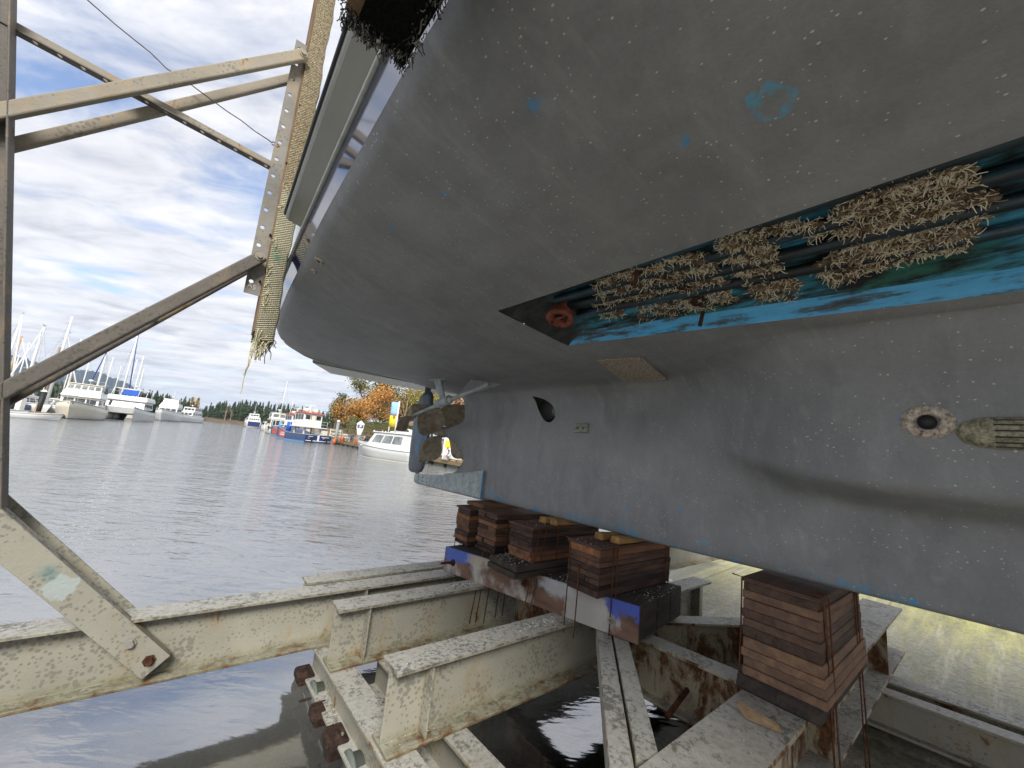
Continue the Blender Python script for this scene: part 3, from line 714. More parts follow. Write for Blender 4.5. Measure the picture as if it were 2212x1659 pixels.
# ---- keel cooler recess
def rz(a, t): return zb(t / Bw(a), a)
DP = .125
ra = [x for x in colsA if -3.25 <= x <= REC_A + 1e-6]
def rec_rows(a, drop):
    ti, to = tin(a), tout(a)
    return ti, to
rec = MB()
mid_rows = []
for a in ra:
    ti, to = tin(a), tout(a); d_ = DP * min(1, (REC_A - a) / .17)
    f_ = d_/DP
    pr = [(ti, rz(a,ti)), (ti + .026*f_, rz(a,ti) + d_*.42), (ti + .05*f_, rz(a,ti) + d_*.55), (ti + .10*f_, rz(a, ti) + d_*.9)] + [(lerp(ti+.16*f_, to-.03, k/6), lerp(rz(a,ti), rz(a,to), k/6) + d_) for k in range(7)] + [(to, rz(a,to))]
    mid_rows.append([(C0 - t, shear(a, t), z) for t, z in pr])
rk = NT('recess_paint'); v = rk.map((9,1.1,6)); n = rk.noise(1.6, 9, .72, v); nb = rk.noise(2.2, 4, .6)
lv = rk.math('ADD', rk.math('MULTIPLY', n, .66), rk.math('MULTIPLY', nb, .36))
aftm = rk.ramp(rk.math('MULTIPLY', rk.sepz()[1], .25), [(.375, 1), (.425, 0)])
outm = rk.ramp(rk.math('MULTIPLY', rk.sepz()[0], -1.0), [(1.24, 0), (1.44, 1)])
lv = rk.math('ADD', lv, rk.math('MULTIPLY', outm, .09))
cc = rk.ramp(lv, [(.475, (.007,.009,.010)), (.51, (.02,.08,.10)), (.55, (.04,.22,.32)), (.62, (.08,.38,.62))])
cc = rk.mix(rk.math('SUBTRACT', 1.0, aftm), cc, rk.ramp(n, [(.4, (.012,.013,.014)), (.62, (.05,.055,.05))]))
wk_ = NT('recess_wall_paint'); wn_ = wk_.noise(1.6, 9, .75, wk_.map((9,1.0,14))); wb_ = wk_.noise(2.6, 5, .65)
wallm = wk_.fin(wk_.ramp(wk_.math('ADD', wk_.math('MULTIPLY', wn_, .6), wk_.math('MULTIPLY', wb_, .4)), [(.40, (.03,.04,.05)), (.455, (.07,.13,.18)), (.49, (.08,.40,.72)), (.60, (.13,.50,.85)), (.72, (.10,.55,.60))]), .55)
grn = rk.ramp(rk.noise(3.1, 5, .6, rk.map((3,1,1), loc=(2,8,1))), [(.54, 0), (.66, .8)])
cc = rk.mix(rk.math('MULTIPLY', grn, rk.math('MULTIPLY', aftm, .8)), cc, (.04,.22,.17))
rk.bump(n, .5, .006)
MB().grid([r_[:3] for r_ in mid_rows]).build('recess_wall', wallm, yacht, YB, True)
recess = rec.grid([r_[2:] for r_ in mid_rows]).build('cooler_recess', rk.fin(cc, .55, 0, .4), yacht, YB, True)
pipe = NT('cooler_tube'); pn_ = pipe.noise(1.5, 8, .7, pipe.map((10,1,10)))
M['cooler'] = pipe.fin(pipe.ramp(pn_, [(.45, (.007,.008,.009)), (.58, (.015,.04,.055)), (.68, (.03,.16,.25))]), .5)
def rp(a, u, lift):               # a point in the recess: u 0..1 inboard to outboard, lift below the ceiling
    ti, to = tin(a) + .17, tout(a) - .05; t = lerp(ti, to, u)
    return Vector((C0 - t, shear(a, t), lerp(rz(a, tin(a)), rz(a, tout(a)), lerp(.2, .95, u)) + DP - lift))
for u in (.12, .38, .63, .88):
    MB().tube([rp(a, u, .035) for a in [-3.1 + .25*i for i in range(19)] + [1.58]], .026, 8).build('cooler_tube', M['cooler'], yacht, YB, True)
M['copper'] = rust_mat('copper_red', (.13,.045,.03), (.26,.085,.055), (.36,.14,.095))
fc, _n = rp(1.62, .40, .10), None
fn = Vector((-.40, -.05, -1)).normalized()
fl = ring_mesh(fc, fn, [(-.09,.062),(.0,.078),(.014,.082),(.020,.074),(.014,.044),(-.04,.040)], 24, 1.15).build('pipe_flange', M['copper'], yacht, YB, True)
MB().lathe([(-.03,.042),(-.012,.042)], fc, fn, 16).build('flange_bore', M['black'], fl, YB)
e1 = Vector((0,1,0)); e1 = (e1 - fn*e1.dot(fn)).normalized()
MB().beam(fc - e1*.048 + fn*.004, fc + e1*.048 + fn*.004, .013, .008, fn).build('flange_web', M['copper'], fl, YB)
for s_ in (-1, 1):
    MB().tube([fc + e1*.060*s_, fc + e1*.060*s_ + fn*.06], .008, 6).build('stud', M['rust'], fl, YB)
M['rust_wet'] = rust_mat('bracket_rust', (.015,.010,.008), (.045,.028,.02), (.10,.06,.035))
br = MB().beam(rp(.90, -.15, .036), rp(1.0, 1.0, .036), .085, .02, (0,0,1)).build('cooler_bracket', M['rust_wet'], yacht, YB, False, .004)
for s_ in (-.12, .92):
    p = rp(.9 + .08*s_, s_, .09); MB().tube([p, p + Vector((-.01,.01,-.075))], .010, 7).build('bracket_stud', M['rust'], br, YB)
# tube worms
wk = NT('worm_tube'); gi = wk.n('ShaderNodeNewGeometry')
M['worm'] = wk.fin(wk.ramp(gi.outputs['Random Per Island'], [(0, (.20,.13,.08)), (.25, (.46,.35,.22)), (.5, (.80,.70,.50)), (1, (.96,.91,.76))]), .8)
M['worm_bed'] = rust_mat('worm_bed', (.05,.035,.023), (.14,.10,.065), (.34,.27,.19))
rw = random.Random(3)
def inside(p, poly):
    r = False; n = len(poly)
    for i in range(n):
        (x1, y1), (x2, y2) = poly[i], poly[(i+1) % n]
        if (y1 > p[1]) != (y2 > p[1]) and p[0] < (x2-x1)*(p[1]-y1)/(y2-y1)+x1: r = not r
    return r
def worm_spot(x, y):
    d = hray(x, y); best = None
    for i in range(60):           # march to the plane of the tubes
        k_ = .4 + i*.06; p = d*k_
        t = C0 - p.x; a = p.y
        if tin(a)-.2 < t < tout(a)+.2 and p.z > lerp(rz(a,tin(a)), rz(a,tout(a)), (t-tin(a))/(tout(a)-tin(a))) + .055: return p
    return None
def worms(name, poly, n, bed, holes=()):
    b = MB(); xs = [p[0] for p in poly]; ys = [p[1] for p in poly]; bedm = MB(); cnt = 0; tries = 0
    while cnt < n and tries < n*20:
        tries += 1
        x, y = rw.uniform(min(xs), max(xs)), rw.uniform(min(ys), max(ys))
        if not inside((x, y), poly) or any(inside((x, y), h) for h in holes): continue
        p = worm_spot(x, y)
        if p is None: continue
        cnt += 1
        d = Vector((rw.gauss(0,1), rw.gauss(0,1.0), rw.gauss(-.35,.5))).normalized()
        L = rw.uniform(.018, .048); pts = [p + Vector((0,0,.012))]; side = d.cross(Vector((rw.gauss(0,1),rw.gauss(0,1),rw.gauss(0,1)))).normalized(); cur = rw.uniform(.8, 3.4)
        for s in range(5):
            pts.append(pts[-1] + d*L/5); d = (d + side*cur*.36).normalized()
            if rw.random() < .35: side = (side + Vector((rw.gauss(0,1),rw.gauss(0,1),rw.gauss(0,1)))).normalized()
        b.tube(pts, [.0014,.0016,.0016,.0015,.0013,.0010], 4)
        if cnt % bed == 0:
            bedm.blob(p + Vector((0,0,.012)), rw.uniform(.012,.024), rw.uniform(.016,.034), rw.uniform(.006,.014), 7, 4, .35)
    o = b.build(name, M['worm'], yacht, YB); tag(o, kind='stuff')
    tag(bedm.build('growth_crust', M['worm_bed'], yacht, YB, True), kind='stuff')
worms('tube_worms', [(1290,600),(1345,585),(1470,560),(1530,555),(1560,600),(1590,650),(1540,672),(1440,690),(1375,705),(1360,690),(1300,690),(1280,655)], 3600, 26, [[(1405,645),(1470,632),(1490,643),(1420,657)], [(1340,655),(1370,650),(1380,690),(1350,690)]])
worms('tube_worms', [(1560,500),(1620,478),(1660,520),(1690,590),(1740,640),(1690,665),(1640,650),(1590,590),(1550,545)], 2600, 14)
worms('tube_worms', [(1790,480),(1850,425),(1935,390),(2080,370),(2110,420),(2160,440),(2120,480),(2000,490),(1880,525),(1790,510)], 3300, 26)
worms('tube_worms', [(1760,590),(1800,550),(1860,530),(2010,505),(2100,490),(2090,540),(1990,560),(1880,590),(1800,620)], 2200, 28)
worms('tube_worms', [(1640,500),(1690,480),(1750,490),(1790,490),(1770,520),(1700,505),(1660,515)], 380, 40)
worms('tube_worms', [(1500,712),(1560,700),(1720,668),(1740,672),(1560,715),(1505,722)], 18, 50)

# ---- running gear: rudder, main propeller, heel shoe, wing shaft
rd_rows = []
for zq, aL, aR in ((-.53,5.90,6.10),(-.50,5.75,6.16),(-.42,5.68,6.20),(-.1,5.64,6.235),(.3,5.64,6.24),(.55,5.66,6.23),(.72,5.70,6.12),(.80,5.76,6.0)):
    r = []
    for k in range(16):
        ph = 2*pi*k/16; u = (1 - cos(ph))/2
        th_ = .045 * (1 if ph <= pi else -1) * sqrt(max(0, sin(ph) if ph <= pi else -sin(ph)))
        if zq in (-.53, .80): th_ *= .55
        r.append((C0 + th_, lerp(aL, aR, u), zq))
    rd_rows.append(r)
rdm = MB().grid(rd_rows, 0, True); rdm.f += [list(range(16)), list(range(7*16, 8*16))]; rdm.m += [0, 0]
kr = NT('rudder_paint'); n = kr.noise(6, 8, .7, kr.map((1,1,.35))); n2 = kr.noise(30, 6, .7)
rc_ = kr.ramp(kr.math('ADD', kr.math('MULTIPLY', n, .65), kr.math('MULTIPLY', n2, .35)), [(.38, (.06,.068,.08)), (.52, (.12,.135,.15)), (.58, (.06,.24,.42)), (.66, (.10,.36,.58))])
rudder = rdm.build('rudder', kr.fin(rc_, .55), yacht, YB, True)
MB().tube([(C0, 5.86, -.60), (C0, 5.86, -.52)], .035, 12).build('rudder_pintle', M['bronze_white'], rudder, YB)
MB().tube([(C0, 5.9, .76), (C0, 5.9, 1.0)], .05, 12).build('rudder_stock', M['slate'], rudder, YB)
kz = NT('galvanised_shoe'); n = kz.noise(10, 8, .7); n2 = kz.noise(45, 5, .7)
shc = kz.ramp(kz.math('ADD', kz.math('MULTIPLY', n, .6), kz.math('MULTIPLY', n2, .4)), [(.36, (.20,.24,.26)), (.5, (.40,.45,.46)), (.64, (.58,.62,.61))])
kz.bump(n2, .5, .005); shm = kz.fin(shc, .7)
shoe = []
for a, zt, zl, wd in ((3.90,-.285,-.628,.115),(4.2,-.335,-.634,.105),(4.5,-.375,-.642,.09),(4.85,-.425,-.652,.075),(4.95,-.455,-.655,.06),(5.3,-.50,-.665,.06),(5.75,-.53,-.675,.06),(5.86,-.545,-.665,.05)):
    shoe.append([(C0-wd, a, zl+.01), (C0-wd, a, zt), (C0+wd, a, zt), (C0+wd, a, zl+.01), (C0+wd*.6, a, zl-.01), (C0-wd*.6, a, zl-.01)])
sm_ = MB().grid(shoe, 0, True); sm_.f += [list(range(6)), list(range(7*6, 48))]; sm_.m += [0, 0]
shoe_o = sm_.build('heel_shoe', shm, yacht, YB, False, .008)
for i in range(3):
    for j in range(2):
        p = (C0 - .0605, 5.40 + .14*i, -.56 - .055*j)
        MB().lathe([(0,.014),(.004,.014),(.004,.009)], p, (-1,0,0), 8).build('shoe_bolt', M['slate'], shoe_o, YB)
MB().beam((C0-.112, 3.895, -.29), (C0-.118, 3.895, -.62), .018, .012, (1,0,0)).build('shoe_seam', M['lightblue'], shoe_o, YB)

kp = NT('brown_propeller_bronze'); n = kp.noise(14, 8, .68); 
M['prop'] = kp.fin(kp.ramp(n, [(.34, (.19,.155,.11)), (.5, (.31,.26,.19)), (.66, (.43,.37,.28))]), .6, .1)
def blade(ctr, ax, ang, R, wmax, pitch0, skew=.25, n=10):
    ax = Vector(ax).normalized(); e1 = Vector((1,0,0)); e1 = (e1 - ax*e1.dot(ax)).normalized(); e2 = ax.cross(e1)
    front, back = [], []
    for i in range(n+1):
        u = i/n; r = lerp(.16*R, R, u); wd = wmax * (sin(pi*(u*.93+.07)**.8))**.62 if u < 1 else wmax*.05
        wd = max(wd, .16*wmax); pit = atan2(pitch0, r/R*2.6); aa = ang + skew*(u-.35)
        rad_ = e1*cos(aa) + e2*sin(aa); tan_ = e2*cos(aa) - e1*sin(aa)
        dirn = tan_*cos(pit) + ax*sin(pit); nn = rad_.cross(dirn).normalized(); th_ = lerp(.016, .005, u)
        fr, bk = [], []
        for j in range(9):
            s = (j/8 - .5); c_ = Vector(ctr) + rad_*(r - abs(s)**2*.35*wmax*u) + dirn*(s*wd); h_ = th_*(1 - (2*s)**2) + .0015
            fr.append(c_ + nn*h_); bk.append(c_ - nn*h_)
        front.append(fr); back.append(bk)
    m = MB(); m.grid(front); m.grid(back)
    o = 0; no = (n+1)*9
    edge = [i*9 for i in range(n+1)] + [n*9 + j for j in range(1, 9)] + [i*9+8 for i in range(n-1, -1, -1)]
    for p, q in zip(edge[:-1], edge[1:]): m.f.append([p, q, no+q, no+p]); m.m.append(0)
    return m
pc = Vector((C0, 5.18, .155))
prop = MB().lathe([(-.12,.055),(-.10,.075),(.02,.085),(.12,.07),(.22,.035),(.25,.001)], pc, (0,1,0), 18).build('main_propeller', M['prop'], yacht, YB, True)
for ang in (118, 30, 208, 298):
    blade(pc, (0,1,0), rad(ang), .575, .48, -.62).build('blade', M['prop'], prop, YB, True)
MB().lathe([(-.02,.06),(.06,.055),(.065,.03),(.09,.028)], pc + Vector((0,.2,0)), (0,1,0), 14).build('shaft_nut', M['bronze_white'], prop, YB, True)
# wing engine shaft
CW = 2.16
def cw(x, y, c=CW):
    d = hray(x, y); k_ = c/d.x; return d*k_
b0, b1 = cw(990,857), cw(925,884)
axw = (b1 - b0).normalized(); bc = cw(958,868)
shaft = MB().tube([b0 - axw*.55, cw(893,897)], .021, 12).build('wing_shaft', shm, yacht, YB, True)
MB().lathe([(0,.034),(.05,.034)], cw(976,862), axw, 10).build('shaft_collar', shm, shaft, YB)
strut_top, sn = hhit(944, 822)
st = MB()
for p, q, wa, wt in ((strut_top + Vector((0,0,.02)), bc, .075, .025),):
    rows = []
    for i in range(5):
        u = i/4; c_ = lerp(p, q, u); w_ = lerp(.085, .065, u)
        rows.append([c_ + Vector((wt*sin(2*pi*k/12), w_*cos(2*pi*k/12), 0)) for k in range(12)])
    st.grid(rows, 0, True)
strut = st.build('shaft_strut', shm, yacht, YB, True)
MB().lathe([(-.13,.045),(-.12,.052),(.14,.050),(.15,.04)], bc, axw, 16).build('strut_barrel', shm, strut, YB, True)
MB().hexa([strut_top + Vector((x, y, .02)) for x, y in ((-.05,-.26),(.05,-.26),(.05,.14),(-.05,.14))], [strut_top + Vector((x, y, -.008)) for x, y in ((-.045,-.25),(.045,-.25),(.045,.13),(-.045,.13))]).build('strut_foot', shm, strut, YB, False, .003)
# fairing where the shaft leaves the hull
f1, f2 = hhit(1028, 822)[0], hhit(1100, 832)[0]
q_ = MB(); e = Vector((.045,0,0)); low = b0 + Vector((0,0,0)); up_ = Vector((0,0,.03))
q_.add([f1-e+up_, f1+e+up_, f2-e*.3+up_, f2+e*.3+up_, low-e*.35, low+e*.35, lerp(low,f2,.5)-e*.25, lerp(low,f2,.5)+e*.25], [(0,4,6,2),(1,3,7,5),(0,1,5,4),(4,5,7,6),(6,7,3,2),(0,2,3,1)])
fair = q_.build('shaft_fairing', hull_m, yacht, YB)
wp = cw(890, 898)
wprop = MB().lathe([(-.09,.03),(-.05,.045),(.08,.04),(.15,.012)], wp, axw, 14).build('wing_propeller', M['prop'], yacht, YB, True)
for ang, R in ((130, .30), (310, .24)):
    blade(wp, axw, rad(ang), R, .22, -.9, .1).build('blade', M['prop'], wprop, YB, True)

# ================================================================== RAILWAY CRADLE
SL = .05
def zc(a): return -1.18 - SL * (a - .8)      # top of the cross beams, falling with the rails
KB = Vector((2.9, 2.0, -1.9))
cradle = empty('railway_cradle', 'cream painted steel boat cradle of rusty beams standing in shallow water under the yacht', 'boat cradle', hw(*KB), TH)
def iprof(h, bw, tf=.022, tw=.016):
    a, b = bw/2, tw/2
    return [(-a,-h),(a,-h),(a,-h+tf),(b,-h+tf),(b,-tf),(a,-tf),(a,0),(-a,0),(-a,-tf),(-b,-tf),(-b,-h+tf),(-a,-h+tf)]
def cprof(w_, d_, t=.012):         # channel: back w_ wide, flanges d_ deep
    a = w_/2
    return [(-a,0),(a,0),(a,d_),(a-t,d_),(a-t,t),(-a+t,t),(-a+t,d_),(-a,d_)]
def ibeam(name, p0, p1, h, bw, m, tf=.022, tw=.016):
    return MB().prism(iprof(h, bw, tf, tw), p0, p1).build(name, M[m], cradle, KB, False, .003)
HB = .42
def cross(a, c0, c1, m, bw=.21, h=HB):
    return ibeam('cross_beam', (c0, a, zc(a)), (c1, a, zc(a)), h, bw, m)
def stiff(par, c, a, side, bw, m='steel', h=HB):
    z = zc(a); e = bw/2 - .012
    y0, y1 = (a - e, a - .009) if side < 0 else (a + .009, a + e)
    MB().box((c-.006, y0, z-h+.0225), (c+.006, y1, z-.0225)).build('stiffener_plate', M[m], par, KB)
B0 = cross(3.98, 1.02, 4.85, 'steel'); B1 = cross(3.66, -3.3, 9.1, 'steel'); B2 = cross(3.22, 1.08, 4.8, 'steel'); B3 = cross(2.20, 1.09, 4.85, 'steel')
for b, a, c in ((B0,3.98,1.25),(B1,3.66,1.45),(B2,3.22,1.32),(B3,2.20,1.32),(B3,2.20,4.6)): stiff(b, c, a, -1, .21)
B5 = cross(.81, .55, 5.85, 'steel_rust', .30)
for c in (3.18, 5.0, 1.6): stiff(B5, c, .81, -1, .30, 'steel_rust')
# side beams that carry the wheels
HS = .27
for c, bw, nm in ((1.17,.19,'steel_b'),(1.52,.15,'steel_b'),(4.98,.20,'steel_rail'),(4.66,.15,'steel_rail')):
    a0, a1 = -2.4, (3.82 if c < 3 else 3.9)
    if c == 1.52: a1 = 3.3
    pr = iprof(HS, bw) 
    if bw > .18: pr = [(-.10,-HS),(.10,-HS),(.10,-HS+.02),(.008,-HS+.02),(.008,-.02),(bw/2,-.02),(bw/2,0),(-bw/2,0),(-bw/2,-.02),(-.008,-.02),(-.008,-HS+.02),(-.10,-HS+.02)]
    p0 = (c, a0, zc(a0)-HB-.004); p1 = (c, a1, zc(a1)-HB-.004)
    sb = MB().prism(pr, p0, p1).build('side_beam', M[nm], cradle, KB, False, .003)
    if bw > .18:
        for a in (2.94, 2.78, 1.62, 1.46, .32, .16):
            z = zc(a) - HB - HS + .02; x = c - .062 if c < 3 else c - .062
            MB().lathe([(0,.017),(.010,.017),(.010,.010),(.030,.009)], (x, a, z), (0,0,1), 6).build('flange_bolt', M['bolt'], sb, KB)
def wheel(c, a, out_):
    zt = zc(a) - HB - HS - .004; z = zt - .055
    wh = MB().lathe([(-.045,.125),(-.03,.125),(-.028,.105),(.04,.102),(.04,.05),(.03,.04)], (c, a, z), (1,0,0), 24).build('wheel', M['slate'], cradle, KB, True)
    MB().lathe([(-.13,.02),(.13,.02)], (c, a, z), (1,0,0), 10).build('axle', M['rust_dark'], wh, KB, True)
    for s_ in (-1, 1):
        y = a + s_*.27; x = c + out_*.045
        q = MB(); q.hexa([(x-.05,y-.055,zt-.13),(x+.05,y-.055,zt-.13),(x+.05,y+.055,zt-.13),(x-.05,y+.055,zt-.13)], [(x-.06,y-.10,zt+.03),(x+.06,y-.10,zt+.03),(x+.06,y+.10,zt+.03),(x-.06,y+.10,zt+.03)])
        q.box((x-.075,y-.06,zt-.02),(x+.02,y+.06,zt+.045))
        h_ = q.build('wheel_hanger', M['rust_dark'], wh, KB, False, .016, 2)
        MB().lathe([(0,.026),(.004,.026)], (x + out_*.056, y, zt-.055), (out_,0,0), 12).build('hanger_eye', M['black'], h_ if False else wh, KB)
for a in (3.45, 2.55, 1.3, .2): wheel(1.13, a, -1)
for a in (3.3, 1.9, .05, -.9): wheel(4.98, a, -1)
# knee channels under the keel: a pair running out from the timber, rusty stringers
def chan(name, p0, p1, w_, d_, m, up=(0,0,1), par=None):
    return MB().prism(cprof(w_, d_), p0, p1, up).build(name, M[m], par or cradle, KB, False, .003)
zq = lambda a: zc(a) - .005
for dx in (-.088, .088):
    p0 = Vector((2.74+dx, 1.93, zq(1.9))); p1 = Vector((1.60+dx, .97, zq(.95)))
    MB().prism([(-.05,-.11),(.05,-.11),(.05,0),(-.05,0)], p0, p1).build('diagonal_channel', M['steel'], cradle, KB, False, .004)
def str_beam(name, p0, p1, h, bw): return MB().prism(iprof(h, bw, .02), p0, p1).build(name, M['steel_rust'], cradle, KB, False, .003)
str_beam('keel_stringer', (2.80, .97, zc(.97)-.01), (2.80, 2.08, zc(2.08)-.01), .36, .16)
str_beam('diagonal_beam', (3.12, 1.88, zc(1.88)-.012), (4.55, .95, zc(.95)-.012), .34, .15)
str_beam('keel_stringer', (2.80, 2.32, zc(2.32)-.01), (2.80, 3.1, zc(3.1)-.01), .36, .16)
MB().tube([(2.45,1.30,-1.45),(2.86,1.36,-1.42)], .016, 8).build('tie_rod', M['rust'], cradle, KB, True)
# baulk of timber along the cradle that carries the after keel blocks
ba = Vector((2.60, 1.60, 0)); bb = Vector((2.31, 3.72, 0)); bd = (bb-ba).normalized(); bs = Vector((bd.y, -bd.x, 0))
def bpt(u, v, z0): p = ba + bd*u + bs*v; return Vector((p.x, p.y, zc(p.y) + z0))
BLn = (bb-ba).length
def slab(u0, u1, v0, v1, z0, z1): return [bpt(u0,v0,z0), bpt(u1,v0,z0), bpt(u1,v1,z0), bpt(u0,v1,z0)], [bpt(u0,v0,z1), bpt(u1,v0,z1), bpt(u1,v1,z1), bpt(u0,v1,z1)]
for v0, v1 in ((0.006,.30),(.305,.56),(.565,.80)):
    MB().hexa(*slab(0, BLn, v0, v1, .012, .245)).build('timber_baulk', M['baulk'], cradle, KB, False, .007)
facepl = MB().hexa(*slab(-.002, BLn+.01, -.012, .005, .004, .243)).build('painted_side_board', M['timber_side'], cradle, KB)
for u, zz_ in ((.20, .10), (1.02, .15), (BLn-.14, .11)):
    p = bpt(u, -.012, zz_)
    MB().lathe([(0,.034),(.006,.034),(.006,.020),(.022,.019),(.022,.011),(.05,.011)], p, -bs, 12).build('side_bolt', M['bolt'] if u < .5 else M['rust'], facepl, KB)
MB().tube([bpt(BLn-.13, -.16, .12), bpt(BLn-.13, .02, .11)], .012, 8).build('through_rod', M['rust'], facepl, KB)

# ---- side frames with padded uprights (one each side)
def frame(sx):
    cc_ = lambda c: c if sx > 0 else 2*C0 - c
    P = lambda c, a, z: Vector((cc_(c), a, z))
    FA = 3.55
    W_ = lambda c0, z0, c1, z1, a, w_, d_, m, nm, s_=1, par=None: MB().prism(cprof(w_, d_) if s_ > 0 else [(x, -y) for x, y in cprof(w_, d_)][::-1], P(c0, a, z0), P(c1, a, z1), (0, -1, 0) ).build(nm, M[m], par or cradle, KB, False, .003)
    # braces either side of the long beam, rising outward to the post
    d_ = Vector((-.77, 0, 1.05)); 
    for a, s_ in ((FA, -1), (3.78, -1)):
        br_ = MB().prism([(x, y) for x, y in [(-.082,0),(.082,0),(.082,.014),(-.082,.014)]], P(.10, a, -1.635), P(-1.19, a, -.27), (0,-1,0)).build('brace_plate', M['brace'], cradle, KB, False, .002)
        for e_ in (-.082, .082):
            dd_ = (P(-1.19,a,-.27) - P(.10,a,-1.635)).normalized(); nn_ = Vector((dd_.z, 0, -dd_.x))
            if a > 3.7: continue
            MB().prism([(-.006,-.06),(.006,-.06),(.006,0),(-.006,0)], P(.10,a,-1.635) + nn_*e_*.92, P(-1.19,a,-.27) + nn_*e_*.92, (0,-1,0)).build('brace_flange', M['steel'], br_, KB)
        if a < 3.7:
            for q, m_, r_ in (((-.06, -1.455), 'bolt', .030), ((.055, -1.58), 'rust', .030)):
                MB().lathe([(0,r_*1.15),(.006,r_*1.15),(.006,r_*.8),(.028,r_*.72)], P(q[0], a - .016, q[1]), (0,-1,0), 6).build('brace_bolt', M[m_], br_, KB)
    post = W_(-.79, -.62, -1.475, 2.95, FA+.02, .12, .10, 'galv_d', 'post')
    W_(-.84, -.60, -1.54, 2.95, FA+.14, .12, .05, 'galv_d', 'post')
    # struts
    def angle(nm, c0, z0, c1, z1, a, w_, m, dep=.07):
        return MB().prism([(-w_/2,0),(w_/2,0),(w_/2,.010),(-w_/2+.010,.010),(-w_/2+.010,dep),(-w_/2,dep)], P(c0,a,z0), P(c1,a,z1), (0,-1,0)).build(nm, M[m], cradle, KB, False, .004)
    def tubes(nm, c0, z0, c1, z1, a, m, wq=.085):
        b_ = MB().prism([(-wq/2,0),(wq/2,0),(wq/2,.05),(-wq/2,.05)], P(c0,a,z0), P(c1,a,z1), (0,-1,0))
        o = b_.build(nm, M[m], cradle, KB, False, .010, 2); return o
    s1 = tubes('upper_strut', -1.28, 1.52, .15, 3.15, FA-.03, 'galv_t'); s1b = tubes('upper_strut', -1.28, 1.40, .13, 3.05, FA+.15, 'galv_t', .07)
    s3 = tubes('lower_strut', -.97, -.10, .17, 1.29, FA-.03, 'galv_d'); s3b = tubes('lower_strut', -.97, -.15, .15, 1.25, FA+.11, 'galv_d', .05)
    for q, s_, a_ in (((.135, 3.128), s1, FA-.08), ((.15, 1.268), s3, FA-.08)):
        MB().lathe([(0,.034),(.006,.034),(.006,.019),(.02,.018)], P(q[0], a_, q[1]), (0,-1,0), 10).build('strut_bolt', M['galv_t'], s_, KB)
        MB().tube([P(q[0], a_, q[1]), P(q[0], FA+.2, q[1])], .012, 8).build('strut_pin', M['galv_d'], s_, KB)
    # drilled angle: flat strip with holes
    def drilled(nm, p0, p1, w_, th_, pitch, hr, hoff, m, par, upv=(0,-1,0), start=.06):
        p0, p1 = Vector(p0), Vector(p1); d = (p1-p0); L = d.length; d.normalize(); n_ = Vector(upv); n_ = (n_ - d*n_.dot(d)).normalized(); sx_ = d.cross(n_)
        mb = MB(); u = 0.0; hc = start
        def pt(x, y, z): return p0 + d*x + sx_*y + n_*z
        def plainq(u0, u1):
            if u1 - u0 < 1e-4: return
            mb.hexa([pt(u0,-w_/2,0), pt(u1,-w_/2,0), pt(u1,w_/2,0), pt(u0,w_/2,0)], [pt(u0,-w_/2,th_), pt(u1,-w_/2,th_), pt(u1,w_/2,th_), pt(u0,w_/2,th_)])
        while hc + hr*1.6 < L:
            h = hr*1.5; plainq(u, hc-h); N = 16
            inn = [(hc + hr*cos(2*pi*k/N), hoff + hr*sin(2*pi*k/N)) for k in range(N)]
            outp = []
            for k in range(N):
                x, y = cos(2*pi*k/N), sin(2*pi*k/N); s = 1/max(abs(x), abs(y)); x *= s; y *= s
                outp.append((hc + h*x, (w_/2 if y > 0 else w_/2)*y if abs(hoff) < 1e-6 else lerp(-w_/2, w_/2, (y+1)/2)))
            o = len(mb.v)
            for z in (0, th_):
                for q in inn + outp: mb.v.append(pt(q[0], q[1], z))
            for k in range(N):
                j = (k+1) % N
                mb.f += [[o+k, o+j, o+N+j, o+N+k], [o+2*N+k, o+2*N+j, o+3*N+j, o+3*N+k], [o+k, o+j, o+2*N+j, o+2*N+k], [o+N+k, o+N+j, o+3*N+j, o+3*N+k]]; mb.m += [0]*4
            u = hc + h; hc += pitch
        plainq(u, L)
        return mb.build(nm, M[m], par, KB)
    # crossing drilled strut: face flange plus a drilled lower flange
    p0, p1 = P(-1.36, FA+.06, 2.235), P(.165, FA+.06, 2.10)
    a_ = MB().prism([(-.035,0),(.035,0),(.035,.010),(-.035,.010)], p0, p1, (0,-1,0)).build('drilled_strut', M['galv_t'], cradle, KB, False, .002)
    dz_ = Vector((0,0,-.036))
    drilled('drilled_flange', p0 + dz_ + Vector((0,-.03,0)), p0.lerp(p1, .95) + dz_ + Vector((0,-.03,0)), .062, .008, .105, .014, 0, 'galv_d', a_, (0,0,-1))
    MB().lathe([(0,.026),(.006,.026),(.006,.02),(.016,.018)], P(.125, FA+.048, 2.105), (0,-1,0), 10).build('strut_bolt', M['bolt'], a_, KB)
    # padded upright: bracket angle, timber, mat
    up_ = MB().prism([(-.045,-.10),(.045,-.10),(.045,.10),(-.045,.10)], P(.265, FA+.10, .70), P(.165, FA+.10, 4.3), (0,-1,0)).build('upright_timber', M['padwood'], cradle, KB, False, .004)
    bk = drilled('bracket_plate', P(.155, FA+.02, .985), P(.118, FA+.02, 3.30), .105, .010, .153, .0155, -.018 if sx > 0 else .018, 'galv', up_, (0,-1,0), .10)
    for z in (1.1, 1.5, 2.15, 2.7):
        MB().lathe([(0,.010),(.012,.008),(.03,.006)], P(.19, FA+.008, z), (0,-1,0), 6).build('coach_bolt', M['rust'], bk, KB)
